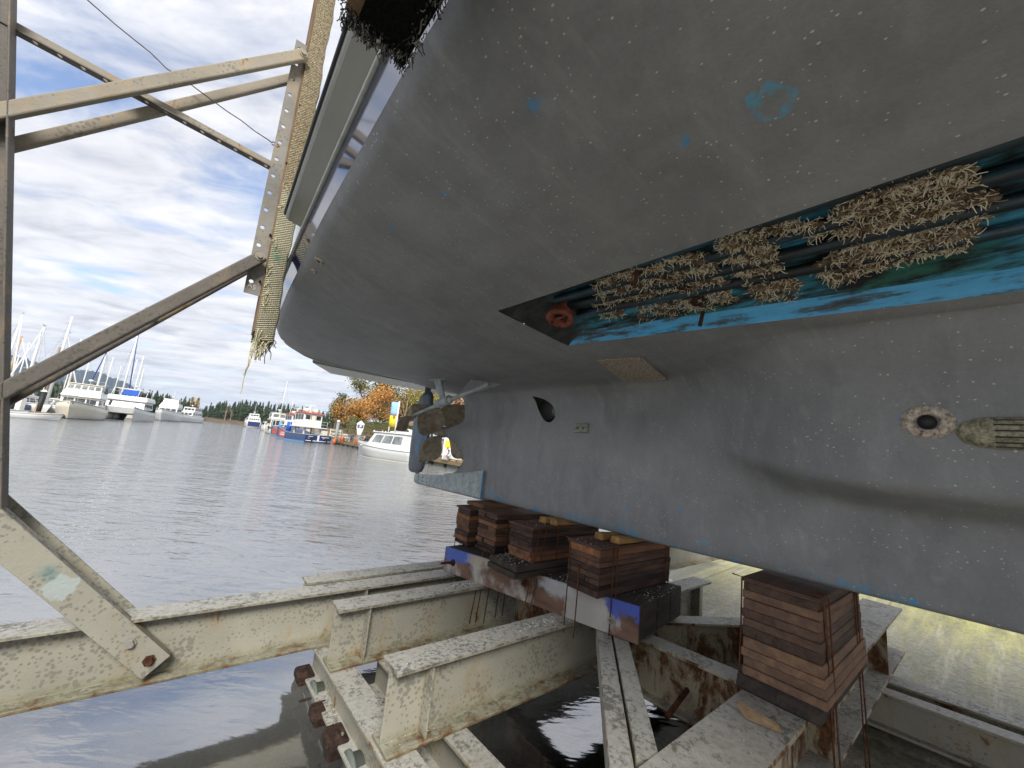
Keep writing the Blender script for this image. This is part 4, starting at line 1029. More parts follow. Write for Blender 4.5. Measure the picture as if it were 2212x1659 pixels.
    if sx > 0:                       # chalked A5 on the plate
        ck = MB(); q0 = P(.135, FA+.0085, 1.03)
        def stroke(pts):
            for (x0, y0), (x1, y1) in zip(pts[:-1], pts[1:]):
                ck.beam(q0 + Vector((x0, 0, y0)), q0 + Vector((x1, 0, y1)), .0035, .002, (0,-1,0))
        stroke([(-.016,.0),(-.004,.036),(.012,.004)]); stroke([(-.011,.013),(.008,.016)])
        stroke([(.036,.028),(.022,.030),(.021,.014),(.034,.012),(.034,-.004),(.019,-.006)])
        ck.build('chalk_mark', M['ledge'], bk, KB)
    rowsM = []
    n_ = 70
    for i in range(n_ + 1):
        u = i/n_; z = lerp(.64, 4.3, u); c = lerp(.318, .228, u); thk = .012 + .006*sin(z*9) + .003*sin(z*31)
        if 1.98 < z < 2.75: thk += .006
        ring = []
        for q in ((-.088, -.118), (.018+thk, -.122), (.034+thk, -.10), (.036+thk, 0), (.034+thk, .10), (.018+thk, .122), (-.088, .118)):
            ring.append(P(c + q[0]*1.0, FA+.10 + q[1], z))
        rowsM.append(ring)
    mk = NT('rope_mat'); zz_ = mk.sepz()[2]
    v = mk.map((1,1,1), (0, .28, 0)); wv = mk.n('ShaderNodeTexWave', wave_type='BANDS', bands_direction='Z'); wv.inputs['Scale'].default_value = 21; wv.inputs['Distortion'].default_value = 1.2; wv.inputs['Detail'].default_value = 2; wv.inputs['Detail Scale'].default_value = 6; mk.l(v, wv.inputs[0])
    wx = mk.n('ShaderNodeTexWave', wave_type='BANDS', bands_direction='X'); wx.inputs['Scale'].default_value = 26; wx.inputs['Distortion'].default_value = 2.0; mk.l(mk.map((1,1,1), (0,.9,0)), wx.inputs[0])
    knit = mk.math('ADD', mk.math('MULTIPLY', wv.outputs['Fac'], .7), mk.math('MULTIPLY', wx.outputs['Fac'], .3))
    nz = mk.noise(7, 6, .65)
    cB = mk.ramp(knit, [(.25, (.17,.16,.12)), (.55, (.44,.42,.31)), (.8, (.64,.59,.40))])
    carpet = mk.ramp(mk.noise(60, 8, .75), [(.34, (.10,.075,.045)), (.5, (.30,.25,.16)), (.66, (.52,.45,.31))])
    cB = mk.mix(mk.ramp(mk.math('ADD', mk.math('MULTIPLY', zz_, .25), mk.math('MULTIPLY', nz, .05)), [(.955+.02, 0), (.985, 1)]), cB, carpet)
    cB = mk.mix(mk.ramp(mk.math('MULTIPLY', zz_, .25), [(1.16, 0), (1.18, 1)]), cB, mk.ramp(knit, [(.2, (.28,.24,.16)), (.7, (.60,.52,.37))]))
    grn_ = mk.math('MULTIPLY', mk.ramp(mk.noise(4.5, 5, .6, mk.map((1,1,1), loc=(1,2,4))), [(.58, 0), (.66, .85)]), mk.ramp(mk.math('MULTIPLY', zz_, .25), [(.78, 1), (.86, 0)]))
    cB = mk.mix(grn_, cB, (.03,.20,.13))
    mk.bump(mk.math('ADD', knit, mk.math('MULTIPLY', mk.noise(150, 3, .6), .4)), 1, .012)
    mat_o = MB().grid(rowsM).build('rope_mat', mk.fin(cB, .95, 0, .1), up_, KB, True)
    M['cord'] = M.get('cord') or plain('frayed_cord', (.52,.47,.30), .9, 0, .3, 30)
    rf = random.Random(11); fr = MB()
    for i in range(46):
        c = rf.uniform(.26, .37); a = FA + .10 + rf.uniform(-.12, .10); z = .66; L = rf.uniform(.05, .20); pts = [P(c, a, z + .02)]
        for s in range(6): pts.append(pts[-1] + Vector((rf.gauss(0,.008) - .002, rf.gauss(0,.008), -L/6)))
        fr.tube(pts, .0035, 5)
    for L, c in ((.52,.245),(.38,.25),(.30,.27)):
        pts = [P(c, FA-.02, .72)]; c_ = 0
        for s in range(14): pts.append(pts[-1] + Vector((-.003 + rf.gauss(0,.004), rf.gauss(0,.004), -L/14)))
        fr.tube(pts, .0032, 5)
    for i in range(26):              # frayed edge along the timber
        z = rf.uniform(.75, 2.0); p = P(lerp(.318,.228,(z-.64)/3.66) - .06, FA - .02, z); pts = [p]
        for s in range(4): pts.append(pts[-1] + Vector((rf.gauss(-.004,.008), rf.gauss(-.004,.006), rf.gauss(-.012,.012))))
        fr.tube(pts, .0028, 4)
    tag(fr.build('frayed_cords', M['cord'], mat_o, KB), kind='stuff')
frame(1); frame(-1)
# nearer carpeted upright pressed against the topside, seen from below
def pad2():
    c0, c1, a0, a1, z0, z1 = .085, .210, .46, .825, .905, 3.4
    wd_ = MB()
    for x0, x1, y0, y1 in ((c0, c0+.03, a0, a1), (c1-.02, c1, a0, a1), (c0+.03, c1-.02, a0, a0+.03), (c0+.03, c1-.02, a1-.02, a1)):
        wd_.box((x0, y0, z0), (x1, y1, z1))
    wd_.box((c0+.03, a0+.03, z0+.02), (c1-.02, a1-.02, z0+.03))
    o = wd_.build('upright_box', M['padwood'], cradle, KB)
    kk = NT('black_carpet_and_hollow'); f = kk.noise(120, 4, .7); kk.bump(f, 1, .01)
    cm = kk.fin(kk.ramp(f, [(.35, (.004,.004,.004)), (.6, (.012,.012,.012))]), 1, 0, .05)
    MB().box((c1, a0-.02, z0-.012), (c1+.022, a1+.02, z1)).build('carpet_face', cm, o, KB)
    MB().box((c0+.028, a0, z0-.012), (c1, a1, z0-.001)).build('dark_hollow_end', cm, o, KB)  # near-black sheet stands in for the shade inside the hollow end
    kf = NT('carpet_fringe'); gi_ = kf.n('ShaderNodeNewGeometry'); fm = kf.fin(kf.ramp(gi_.outputs['Random Per Island'], [(0, (.008,.008,.008)), (.6, (.03,.03,.028)), (1, (.30,.29,.26))]), .95)
    rf = random.Random(5); fr = MB()
    for i in range(900):
        e_ = rf.random()
        if e_ < .55: p = Vector((rf.uniform(c0, c1+.03), a1 + rf.uniform(-.02,.03), z0 + rf.uniform(-.01,.03)))
        elif e_ < .8: p = Vector((c0 + rf.uniform(-.02,.01), rf.uniform(a0+.1, a1), z0 + rf.uniform(0,.12)))
        else: p = Vector((c1 + rf.uniform(0,.03), rf.uniform(a0, a1), z0 + rf.uniform(-.02,.02)))
        pts = [p]; d = Vector((rf.gauss(0,.35), rf.gauss(.2,.35), rf.gauss(-1.0,.35))).normalized()
        L = rf.uniform(.010,.034)
        for s in range(4): pts.append(pts[-1] + (d + Vector((rf.gauss(0,.6), rf.gauss(0,.6), rf.gauss(0,.6)))).normalized()*L/4)
        fr.tube(pts, .0013, 4)
    tag(fr.build('carpet_fringe', fm, o, KB), kind='stuff')
    MB().beam((c0-.05, .6, 2.2), (-2.6, .6, 1.6), .08, .08).build('upright_arm', M['galv_d'], cradle, KB)
    MB().beam((-2.6, .6, 1.7), (-2.6, .6, -1.85), .1, .1, (1,0,0)).build('upright_post', M['galv_d'], cradle, KB)
    MB().beam((-2.6, .6, -1.8), (.6, .78, zc(.8)-HB-.06), .1, .1).build('outrigger', M['steel'], cradle, KB)
pad2()

# ---- wire stay from the post head to the bracket
wp0, wp1 = (-1.30, 3.63, 2.78), (.105, 3.58, 2.27)
MB().lathe([(-.006,.05),(.006,.05)], (-.36, 3.545, .66), (.77,0,.93), 8).build('cable_tie', M['galv_t'], cradle, KB)
cab, cb = hthing('wire_stay', 'thin kinked wire stay crossing the sky between post and drilled bracket', 'wire', wp1[0], wp1[1], wp1[2])
rf = random.Random(2); pts = []
for i in range(15):
    u = i/14; p = Vector(wp0).lerp(Vector(wp1), u*.955); pts.append(p + Vector((rf.gauss(0,.006), 0, -.05*sin(pi*u) + rf.gauss(0,.006))))
MB().tube(pts, .0042, 6).build('wire', M['galv_d'], cab, cb, True)
e_ = pts[-1]
MB().tube([e_, e_ + (Vector(wp1)-e_)*.4, e_ + (Vector(wp1)-e_)*.4 + Vector((0,0,.014)), Vector(wp1) + Vector((0,-.02,.012)), Vector(wp1) + Vector((.012,-.02,0)), Vector(wp1) + Vector((0,-.02,-.012)), e_ + (Vector(wp1)-e_)*.4 - Vector((0,0,.012))], .0045, 6).build('shackle', M['rust'], cab, cb, True)

# ================================================================== KEEL BLOCKS
def plank(lo, hi, m, par, base, jit):
    j = lambda: random.uniform(-jit, jit)
    x0, y0, z0 = lo; x1, y1, z1 = hi; a, b, c, d = j(), j(), j()*.7, j()*.7
    return MB().hexa([(x0+a,y0+c,z0),(x1+b,y0+c,z0),(x1+b,y1+d,z0),(x0+a,y1+d,z0)], [(x0+a,y0+c,z1),(x1+b,y0+c,z1),(x1+b,y1+d,z1),(x0+a,y1+d,z1)]).build('plank', M[m], par, base, False, .0035)
SG = 'keel block stacks on the cradle'
def stack(label, c0, c1, a0, a1, z0, z1, n, m='block', cap=True, split=0, jit=.008, flare=0.0, wires=True):
    root, base = hthing('block_stack', label, 'keel block', (c0+c1)/2, (a0+a1)/2, z0, SG)
    hs = [random.uniform(.85,1.2) for _ in range(n)]; tot = sum(hs); top = z1 - (.022 if cap else 0); z = z0
    for i in range(n):
        h = (top - z0)*hs[i]/tot; f = flare*(1 - i/n); am = lerp(a0, a1, random.choice((.42,.5,.6)))
        if i % 3 == split and split: 
            plank((c0-f, a0-f, z+.001), (c1+f, am-.003, z+h-.0008), m, root, base, jit); plank((c0-f, am+.003, z+.001), (c1+f, a1, z+h-.0008), m, root, base, jit)
        else: plank((c0-f, a0-f, z+.001), (c1+f, a1, z+h-.0008), m, root, base, jit)
        z += h
    if cap:
        for k in range(2):
            MB().box((c0-.012, a0-.012, z+.001+.0105*k), (c1, a1+.01, z+.010+.0105*k)).build('plywood_cap', M['ply'], root, base)
    if wires:
        def wire(c, a, zt, zb_, dc=0, da=0):
            MB().tube([(c-.005, a+.05, zt+.006), (c, a, zt+.002), (c+dc*.3, a+da*.3-.002, lerp(zt, zb_, .4)), (c+dc, a+da, zb_)], .0045, 6).build('tie_wire', M['wire'], root, base, True)
        for q in wires: wire(*q)
    return root, base
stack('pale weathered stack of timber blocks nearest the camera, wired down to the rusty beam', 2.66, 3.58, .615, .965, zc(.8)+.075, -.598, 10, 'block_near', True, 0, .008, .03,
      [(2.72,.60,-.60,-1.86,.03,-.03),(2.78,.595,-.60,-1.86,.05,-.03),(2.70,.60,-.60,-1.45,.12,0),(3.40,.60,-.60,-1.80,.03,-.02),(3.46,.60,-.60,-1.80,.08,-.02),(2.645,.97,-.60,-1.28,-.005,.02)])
bp_, bb_ = hthing('bearer_plank', 'wet dark bearer plank lying across the rusty beam under the nearest block stack', 'plank', 3.1, .8, zc(.8))
MB().hexa([(2.60,.60,zc(.8)+.004),(3.72,.60,zc(.8)+.004),(3.72,.99,zc(.8)+.004),(2.60,.99,zc(.8)+.004)], [(2.62,.605,zc(.8)+.074),(3.70,.605,zc(.8)+.074),(3.70,.985,zc(.8)+.074),(2.62,.985,zc(.8)+.074)]).build('plank', M['baulk'], bp_, bb_, False, .01)
TZ = lambda a: zc(a) + .247
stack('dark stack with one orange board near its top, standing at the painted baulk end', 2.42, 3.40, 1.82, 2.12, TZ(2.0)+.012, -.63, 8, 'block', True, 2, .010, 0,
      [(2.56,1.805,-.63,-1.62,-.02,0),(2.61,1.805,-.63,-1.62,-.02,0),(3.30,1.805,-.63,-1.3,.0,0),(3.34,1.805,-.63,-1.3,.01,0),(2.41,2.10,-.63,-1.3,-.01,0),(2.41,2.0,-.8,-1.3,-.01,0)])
stack('dark stack with a grey bearer projecting at its foot, third from the heel', 2.40, 3.3, 2.52, 2.82, TZ(2.65)+.10, -.640, 7, 'block', True, 0, .010, 0,
      [(2.47,2.505,-.65,-1.62,-.25,-.05),(2.55,2.505,-.65,-1.62,-.26,-.05),(2.7,2.505,-.65,-1.0,-.0,-.0)])
b3, bb3 = hthing('bearer_block', 'grey shell flecked bearer block sticking out from the foot of a stack', 'plank', 2.7, 2.66, TZ(2.65))
for z in (0, .049): 
    MB().box((2.18+z*.3, 2.46, TZ(2.65)+.006+z), (3.2, 2.83, TZ(2.65)+.050+z)).build('plank', M['baulk'], b3, bb3, False, .006)
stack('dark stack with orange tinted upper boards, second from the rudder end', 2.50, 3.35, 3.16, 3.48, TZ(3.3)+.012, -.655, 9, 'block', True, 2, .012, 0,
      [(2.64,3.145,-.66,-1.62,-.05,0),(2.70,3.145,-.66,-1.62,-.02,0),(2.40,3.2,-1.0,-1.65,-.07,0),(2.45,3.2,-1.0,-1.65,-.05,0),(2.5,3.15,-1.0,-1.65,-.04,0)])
stack('dark stack farthest aft under the keel heel, at the end of the baulk', 2.46, 3.3, 3.58, 3.84, TZ(3.7)+.012, -.675, 8, 'block', True, 0, .012, 0,
      [(2.45,3.80,-1.02,-1.45,0,0),(2.45,3.70,-1.02,-1.45,0,0)])
hb, hbb = hthing('packing_board', 'reddish packing board wedged between the aft stack and the keel heel', 'board', 2.8, 3.72, -.672)
MB().hexa([(2.60,3.56,-.672),(3.2,3.56,-.672),(3.2,3.88,-.672),(2.60,3.88,-.672)], [(2.62,3.56,-.632),(3.2,3.56,-.632),(3.2,3.88,-.632),(2.60,3.88,-.632)]).build('board', M['block'], hb, hbb, False, .004)
for (c, a, z, L, lab) in ((2.60,1.99,-.628,.16,'bright yellow wedge on the stack beside the baulk end, left of a pair'),(2.63,1.86,-.628,.16,'bright yellow wedge on the stack beside the baulk end, right of a pair'),
                     (2.63,2.66,-.638,.14,'bright yellow wedge on the bearer footed stack, left of a pair'),(2.66,2.55,-.638,.14,'bright yellow wedge on the bearer footed stack, right of a pair')):
    wg, wb = hthing('timber_wedge', lab, 'wedge', c, a, z, 'fresh yellow wedges under the keel')
    MB().hexa([(c,a-.045,z+.001),(c+.42,a-.045,z+.001),(c+.42,a+.045,z+.001),(c,a+.045,z+.001)], [(c+.01,a-.04,z+.055),(c+.42,a-.045,z+.03),(c+.42,a+.045,z+.03),(c+.01,a+.04,z+.055)]).build('wedge_block', M['wedge'], wg, wb, False, .008)
sw, sb_ = hthing('wood_splinter', 'split pale wood wedge lying on the spotted rusty beam in the foreground', 'wood wedge', 2.36, .80, zc(.81))
MB().hexa([(2.335,.84,zc(.8)+.004),(2.385,.835,zc(.8)+.004),(2.395,.705,zc(.8)+.004),(2.375,.70,zc(.8)+.004)], [(2.328,.885,zc(.8)+.055),(2.345,.88,zc(.8)+.062),(2.392,.715,zc(.8)+.028),(2.378,.71,zc(.8)+.022)]).build('splinter', M['splint'], sw, sb_)
# shell litter on beams and timber
rs_ = random.Random(21); sh = MB()
def litter(n, c0, c1, a0, a1, zf, s=.008, dense=None):
    for i in range(n):
        c, a = rs_.uniform(c0, c1), rs_.uniform(a0, a1)
        if dense: c, a = rs_.gauss((c0+c1)/2, (c1-c0)/4), rs_.gauss((a0+a1)/2, (a1-a0)/5)
        if not (c0 <= c <= c1 and a0 <= a <= a1): continue
        z = zf(a) + .002; k = rs_.uniform(.3, 1.0)*s*.72; t = rs_.uniform(0, pi)
        e1, e2 = Vector((cos(t), sin(t), 0))*k, Vector((-sin(t), cos(t), 0))*k*rs_.uniform(.4,.9)
        p = Vector((c, a, z)); top = p + Vector((0,0,k*rs_.uniform(.4,.9)))
        sh.add([p+e1, p+e2, p-e1, p-e2, top], [(0,1,4),(1,2,4),(2,3,4),(3,0,4),(0,3,2,1)])
litter(100, 1.9, 2.5, 3.13, 3.31, zc, .012, True); litter(60, 1.1, 2.3, 3.13, 3.31, zc, .006); litter(80, 2.0, 2.55, 2.11, 2.29, zc, .011, True); litter(70, 1.1, 2.1, 2.11, 2.29, zc, .006)
litter(60, 2.2, 2.42, 2.47, 2.82, lambda a: TZ(2.65)+.10, .010); litter(70, 2.36, 2.9, 2.14, 2.45, TZ, .011); litter(60, 2.64, 3.3, 1.62, 1.8, TZ, .010); litter(60, 2.62, 2.75, .62, .96, lambda a: zc(.8)+.075, .006)
litter(50, .9, 2.6, .68, .94, lambda a: zc(.81), .006); litter(30, 2.4, 2.6, 1.83, 2.1, lambda a: -.632, .008); litter(30, 2.42, 2.66, 2.54, 2.8, lambda a: -.642, .008)
litter(40, 1.1, 2.0, 2.11, 2.29, lambda a: zc(2.2)-HB+.022, .007)
o = sh.build('shell_litter', plain('shell_white', (.68,.66,.60), .8, 0, .2, 60), None, (0,0,-H)); o.rotation_euler = (0,0,TH); tag(o, kind='stuff')
# tracks
for c, lab in ((1.10, 'rusty track rail running under the left cradle wheels into the water'), (4.98, 'rusty track rail on the algae streaked concrete at the right')):
    tr, tb = hthing('track_rail', lab, 'rail', c, 0, ramp_z(0), 'slipway track rails')
    pr = [(-.06,-.005),(.06,-.005),(.06,.012),(.012,.022),(.012,.06),(.032,.066),(.032,.085),(-.032,.085),(-.032,.066),(-.012,.06),(-.012,.022),(-.06,.012)]
    zo = .06 if c > 3 else 0
    MB().prism(pr, (c, -6, ramp_z(-6) + zo), (c, 9, ramp_z(9) + zo)).build('rail', M['rust_dark'], tr, tb)
# rubble along the far edge of the slipway
rr_ = random.Random(4)
kst = NT('weedy_rock'); f_ = kst.noise(5, 7, .7); kst.bump(f_, 1, .05)
M['weedrock'] = kst.fin(kst.ramp(f_, [(.36, (.03,.035,.02)), (.5, (.10,.105,.06)), (.64, (.24,.23,.17))]), .95)
for i in range(34):
    a = lerp(-2.2, 6.2, i/33) + rr_.uniform(-.08,.08); c = 10.5 + rr_.uniform(-.25,.35); s = rr_.uniform(.10,.22)
    rb, rbb = hthing('rubble_stone', 'weed covered stone in the line along the far slipway edge', 'stone', c, a, ramp_z(a)+.33, 'stones along the slipway edge')
    MB().blob((c, a, ramp_z(a)+.35), s*1.3, s*1.1, s*.7, 9, 6, .3).build('stone', M['weedrock'], rb, rbb)

# ================================================================== HARBOUR: boats
def wpos(x, D):                    # on the water below a photo column, D metres ahead
    y = 860 + x*.104; d = pray(x, y); k = D/d.y; return Vector((d.x*k, D, 0))
class Boat:
    def __init__(s, name, label, cat, p, rel, L, stern=False, group=None):
        e = atan2(-p.y, -p.x) + rad(rel); h = Vector((cos(e), sin(e), 0))
        c = p - h*(L/2) if not stern else p + h*(L/2)
        s.r = empty(name, label, cat, c, e, group); s.L = L
    def part(s, name, mb, m, par=None, smooth=False, bevel=0):
        return mb.build(name, M[m] if isinstance(m, str) else m, par or s.r, (0,0,0), smooth, bevel)
    def hull(s, B, zs, zbw, m='gel', rake=.12, draft=.6, full=.45, boot='navy', name='hull', ns=18, tumble=.0, y0=0):
        L = s.L; rows = []; s.B = B
        def sec(u):
            x = -L/2 + L*u; hb = B/2*(.90 + .10*min(1, u/.4)) if u < full else B/2*(1 - ((u-full)/(1-full))**2.3)
            z1 = lerp(zs, zbw, max(0, (u-.25)/.75)**1.8); hb = max(hb, .015); k = smooth(u, .5, 1.0)
            out_ = []
            for f, zq in ((0,-draft*(1-k*.7)),(.78-.35*k,-.12),(.90-.30*k,.08),(.93-.22*k,.25*z1),(.97-.1*k,.6*z1),(1,z1)):
                out_.append((x + L*rake*k*max(0,zq)/max(zbw,.1), y0 + hb*f, zq))
            return out_
        S = [sec(i/ns) for i in range(ns+1)]
        full_ = [r_ + [(p[0], 2*y0 - p[1], p[2]) for p in r_[::-1]] for r_ in S]
        mb = MB().grid(full_); n = len(full_[0]); mb.f.append(list(range(n))); mb.m.append(0)
        h = s.part(name, mb, m, None, True)
        s.S = S
        d = MB().grid([[(r_[-1][0], r_[-1][1]-.03, r_[-1][2]-.12) for r_ in S], [(r_[-1][0], 2*y0-r_[-1][1]+.03, r_[-1][2]-.12) for r_ in S]])
        s.part('deck', d, 'gel_cream', h)
        if boot:
            b = MB().grid([[(r_[2][0], r_[2][1]+.012, .0) for r_ in S], [(r_[2][0], r_[2][1]+.014, .10) for r_ in S]]); b.grid([[(r_[2][0], 2*y0-r_[2][1]-.012, .0) for r_ in S], [(r_[2][0], 2*y0-r_[2][1]-.014, .10) for r_ in S]])
            s.part('boot_stripe', b, boot, h)
        ru = MB()
        for sg in (1, -1): ru.tube([(r_[-1][0], y0 + sg*(r_[-1][1]-y0), r_[-1][2]) for r_ in S], .045, 5)
        s.part('rub_strake', ru, 'gel_grey', h, True)
        s.h = h; return h
    def rail(s, h=.7, u0=.35, m='alu', n=7):
        S = [r_ for i, r_ in enumerate(s.S) if i/(len(s.S)-1) >= u0]; b = MB()
        for sg in (1, -1):
            b.tube([(r_[-1][0], sg*max(0, r_[-1][1]-.08), r_[-1][2]+h) for r_ in S], .022, 5)
            for r_ in S[::2]: b.tube([(r_[-1][0], sg*max(0, r_[-1][1]-.08), r_[-1][2]-.02), (r_[-1][0], sg*max(0,r_[-1][1]-.08), r_[-1][2]+h)], .018, 4)
        s.part('guard_rail', b, m, None, True)
    def cabin(s, name, x0, x1, y, z0, z1, rf=.3, rb=.1, tum=.08, m='gel', par=None, win=(), roof=True, wm='glass', ov=.12):
        yt = y*(1-tum); lo = [(x0,-y,z0),(x1,-y,z0),(x1,y,z0),(x0,y,z0)]; hi = [(x0+rb,-yt,z1),(x1-rf,-yt,z1),(x1-rf,yt,z1),(x0+rb,yt,z1)]
        c = s.part(name, MB().hexa(lo, hi), m, par, False, .03)
        if roof: s.part('roof', MB().hexa([(x0+rb-ov,-yt-ov,z1+.003),(x1-rf+ov*1.6,-yt-ov,z1+.003),(x1-rf+ov*1.6,yt+ov,z1+.003),(x0+rb-ov,yt+ov,z1+.003)], [(x0+rb-ov,-yt-ov,z1+.09),(x1-rf+ov*1.4,-yt-ov,z1+.09),(x1-rf+ov*1.4,yt+ov,z1+.09),(x0+rb-ov,yt+ov,z1+.09)]), m, c, False, .02)
        F = {'front': (lo[1], lo[2], hi[1], hi[2]), 'port': (lo[3], lo[2], hi[3], hi[2]), 'starboard': (lo[0], lo[1], hi[0], hi[1]), 'back': (lo[0], lo[3], hi[0], hi[3])}
        cen = Vector(((x0+x1)/2, 0, (z0+z1)/2))
        for face, n, v0, v1, mg in win:
            a, b, d, e = [Vector(p) for p in F[face]]
            nn = (b-a).cross(d-a).normalized()
            if nn.dot(a - cen) < 0: nn = -nn
            P = lambda u, v: lerp(lerp(a, b, u), lerp(d, e, u), v)
            for i in range(n):
                u0 = mg + (1-2*mg)*i/n + .018; u1 = mg + (1-2*mg)*(i+1)/n - .018
                q = [P(u0,v0), P(u1,v0), P(u1,v1), P(u0,v1)]
                s.part('window', MB().hexa([p - nn*.01 for p in q], [p + nn*.015 for p in q]), wm, c)
        return c
    def mast(s, x, z0, z1, r=.07, m='alu', spread=True, boom=None, stays=True, cover='sailcover', y=0):
        k = s.part('mast', MB().tube([(x,y,z0),(x,y,z1)], [r, r*.8], 8), m, None, True)
        if spread:
            for f in (.45, .72): s.part('spreader', MB().tube([(x,y-.9,lerp(z0,z1,f)),(x,y,lerp(z0,z1,f)+.05),(x,y+.9,lerp(z0,z1,f))], .025, 5), m, k)
        if boom:
            s.part('boom', MB().tube([(x,y,z0+1.1),(x-boom,y,z0+1.15)], .06, 6), m, k, True)
            s.part('sail_cover', MB().tube([(x-.1,y,z0+1.3),(x-boom*.5,y,z0+1.25),(x-boom,y,z0+1.22)], [.17,.16,.10], 8), cover, k, True)
        if stays:
            L = s.L; q = MB()
            for p in ((L/2*.98,0,1.0),(-L/2*.95,0,.9),(x-.2,s.B/2*.9,.9),(x-.2,-s.B/2*.9,.9)): q.tube([(x,y,z1-.1), p], .012, 4)
            s.part('rigging', q, 'grey', k)
        return k
    def radar(s, x, z, m='gel', par=None):
        s.part('radar', MB().lathe([(0,.08),(.5,.06),(.55,.30),(.72,.30),(.8,.1)], (x,0,z), (0,0,1), 12), m, par, True)
    def fenders(s, us, m='navy', sides=(1,-1)):
        for sg in sides:
            for u in us:
                r_ = s.S[int(u*(len(s.S)-1))]; p = r_[-1]
                s.part('fender', MB().lathe([(0,.03),(.05,.12),(.5,.12),(.56,.03)], (p[0], sg*(p[1]+.12), p[2]-.75), (0,0,1), 8), m, None, True)

# white trawler yacht facing us
b = Boat('trawler_yacht', 'cream white trawler yacht with black framed front windows, bow on behind the two skiffs', 'yacht', wpos(154, 54), -9, 13.5)
b.hull(4.9, 1.7, 2.55, 'gel_cream', .09, .8, .5); b.rail(.75, .5)
c = b.cabin('deckhouse', -4.2, 2.6, 2.0, 1.55, 3.15, .45, .1, .05, 'gel', None, [('front',3,.42,.88,.05),('port',4,.45,.85,.06),('starboard',4,.45,.85,.06)])
b.part('visor', MB().hexa([(1.2,-2.0,3.26),(2.75,-2.05,3.26),(2.75,2.05,3.26),(1.2,2.0,3.26)], [(1.0,-1.9,4.25),(1.7,-1.85,4.25),(1.7,1.85,4.25),(1.0,1.9,4.25)]), 'gel', None, False, .03)
b.part('flybridge_base', MB().hexa([(-4.2,-2.0,3.26),(1.18,-2.0,3.26),(1.18,2.0,3.26),(-4.2,2.0,3.26)], [(-4.0,-1.9,4.1),(1.0,-1.9,4.1),(1.0,1.9,4.1),(-4.0,1.9,4.1)]), 'gel', None, False, .03)
b.cabin('flybridge_screen', -.6, 1.65, 1.85, 4.26, 5.05, .35, .0, .03, 'gel_cream', None, [('front',5,.12,.85,.02),('port',2,.12,.85,.02),('starboard',2,.12,.85,.02)], False, 'glass_lt')
b.part('bimini', MB().hexa([(-1.2,-1.9,5.12),(1.5,-1.9,5.12),(1.5,1.9,5.12),(-1.2,1.9,5.12)], [(-1.1,-1.8,5.22),(1.4,-1.8,5.22),(1.4,1.8,5.22),(-1.1,1.8,5.22)]), 'gel_cream', None, False, .03)
b.radar(-1.5, 5.3); b.part('anchor', MB().beam((6.9,0,2.1),(7.7,0,2.35),.14,.10).beam((7.55,-.3,2.2),(7.55,.3,2.2),.10,.10), 'slate')
# power catamaran
b = Boat('power_catamaran', 'large white catamaran with twin bows, blue flybridge canvas and glass saloon front', 'yacht', wpos(253, 72), -11, 15)
b.hull(2.0, 1.9, 2.7, 'gel_grey', .05, .5, .5, None, 'hull', 18, 0, -2.35); b.hull(2.0, 1.9, 2.7, 'gel_grey', .05, .5, .5, None, 'hull', 18, 0, 2.35)
b.part('bridge_deck', MB().hexa([(-7,-1.9,1.0),(5.6,-1.9,1.3),(5.6,1.9,1.3),(-7,1.9,1.0)], [(-7,-1.9,2.2),(6.0,-1.9,2.5),(6.0,1.9,2.5),(-7,1.9,2.2)]), 'gel_grey', None, False, .1)
c = b.cabin('saloon', -5.5, 3.4, 2.9, 2.3, 3.7, .5, .1, .06, 'gel', None, [('front',4,.22,.9,.03),('port',5,.3,.8,.05),('starboard',5,.3,.8,.05)])
b.part('visor_deck', MB().hexa([(-5.6,-3.1,3.80),(3.5,-3.1,3.80),(3.5,3.1,3.80),(-5.6,3.1,3.80)], [(-5.4,-2.9,4.75),(2.3,-2.8,4.75),(2.3,2.8,4.75),(-5.4,2.9,4.75)]), 'gel', None, False, .12)
q = MB()
for y in (-2.5, -1.3, 1.3, 2.5):
    q.tube([(1.8,y,4.75),(.9,y,6.2),(-3.4,y,6.2),(-3.8,y,4.75)], .05, 6)
for x in (.9, -1.2, -3.4): q.tube([(x,-2.5,6.2),(x,2.5,6.2)], .05, 6)
b.part('hardtop_frame', q, 'gel', None, True)
b.part('canvas_top', MB().hexa([(-1.0,-1.2,5.75),(1.7,-1.2,4.85),(1.7,1.2,4.85),(-1.0,1.2,5.75)], [(-1.0,-1.2,6.1),(1.5,-1.2,5.4),(1.5,1.2,5.4),(-1.0,1.2,6.1)]), 'canvas', None, False, .08)
b.radar(-2.5, 6.3); b.rail(.7, .45)
b.part('helm_seat', MB().lathe([(0,.35),(.5,.4),(.9,.3)], (.2,1.9,4.8), (0,0,1), 10), 'black', None, True)
# big motor yacht
b = Boat('motor_cruiser', 'tall white motor cruiser with dark raked saloon window and black bow emblem plate', 'yacht', wpos(350, 108), -9, 17)
b.hull(5.4, 2.2, 3.3, 'gel', .12, .8, .5)
b.cabin('deckhouse', -6, 3.6, 2.2, 2.2, 4.0, 1.6, .2, .08, 'gel', None, [('front',3,.25,.8,.04),('port',4,.4,.8,.06),('starboard',4,.4,.8,.06)])
b.part('flybridge_base', MB().hexa([(-5.5,-2.2,4.1),(2.2,-2.2,4.1),(2.2,2.2,4.1),(-5.5,2.2,4.1)], [(-5.2,-2.0,5.2),(1.2,-1.9,5.2),(1.2,1.9,5.2),(-5.2,2.0,5.2)]), 'gel', None, False, .06)
b.cabin('bridge_enclosure', -3.4, 1.0, 1.8, 5.2, 6.4, .5, .1, .08, 'gel_cream', None, [('front',3,.15,.85,.03),('port',3,.15,.85,.04),('starboard',3,.15,.85,.04)], True, 'glass_lt')
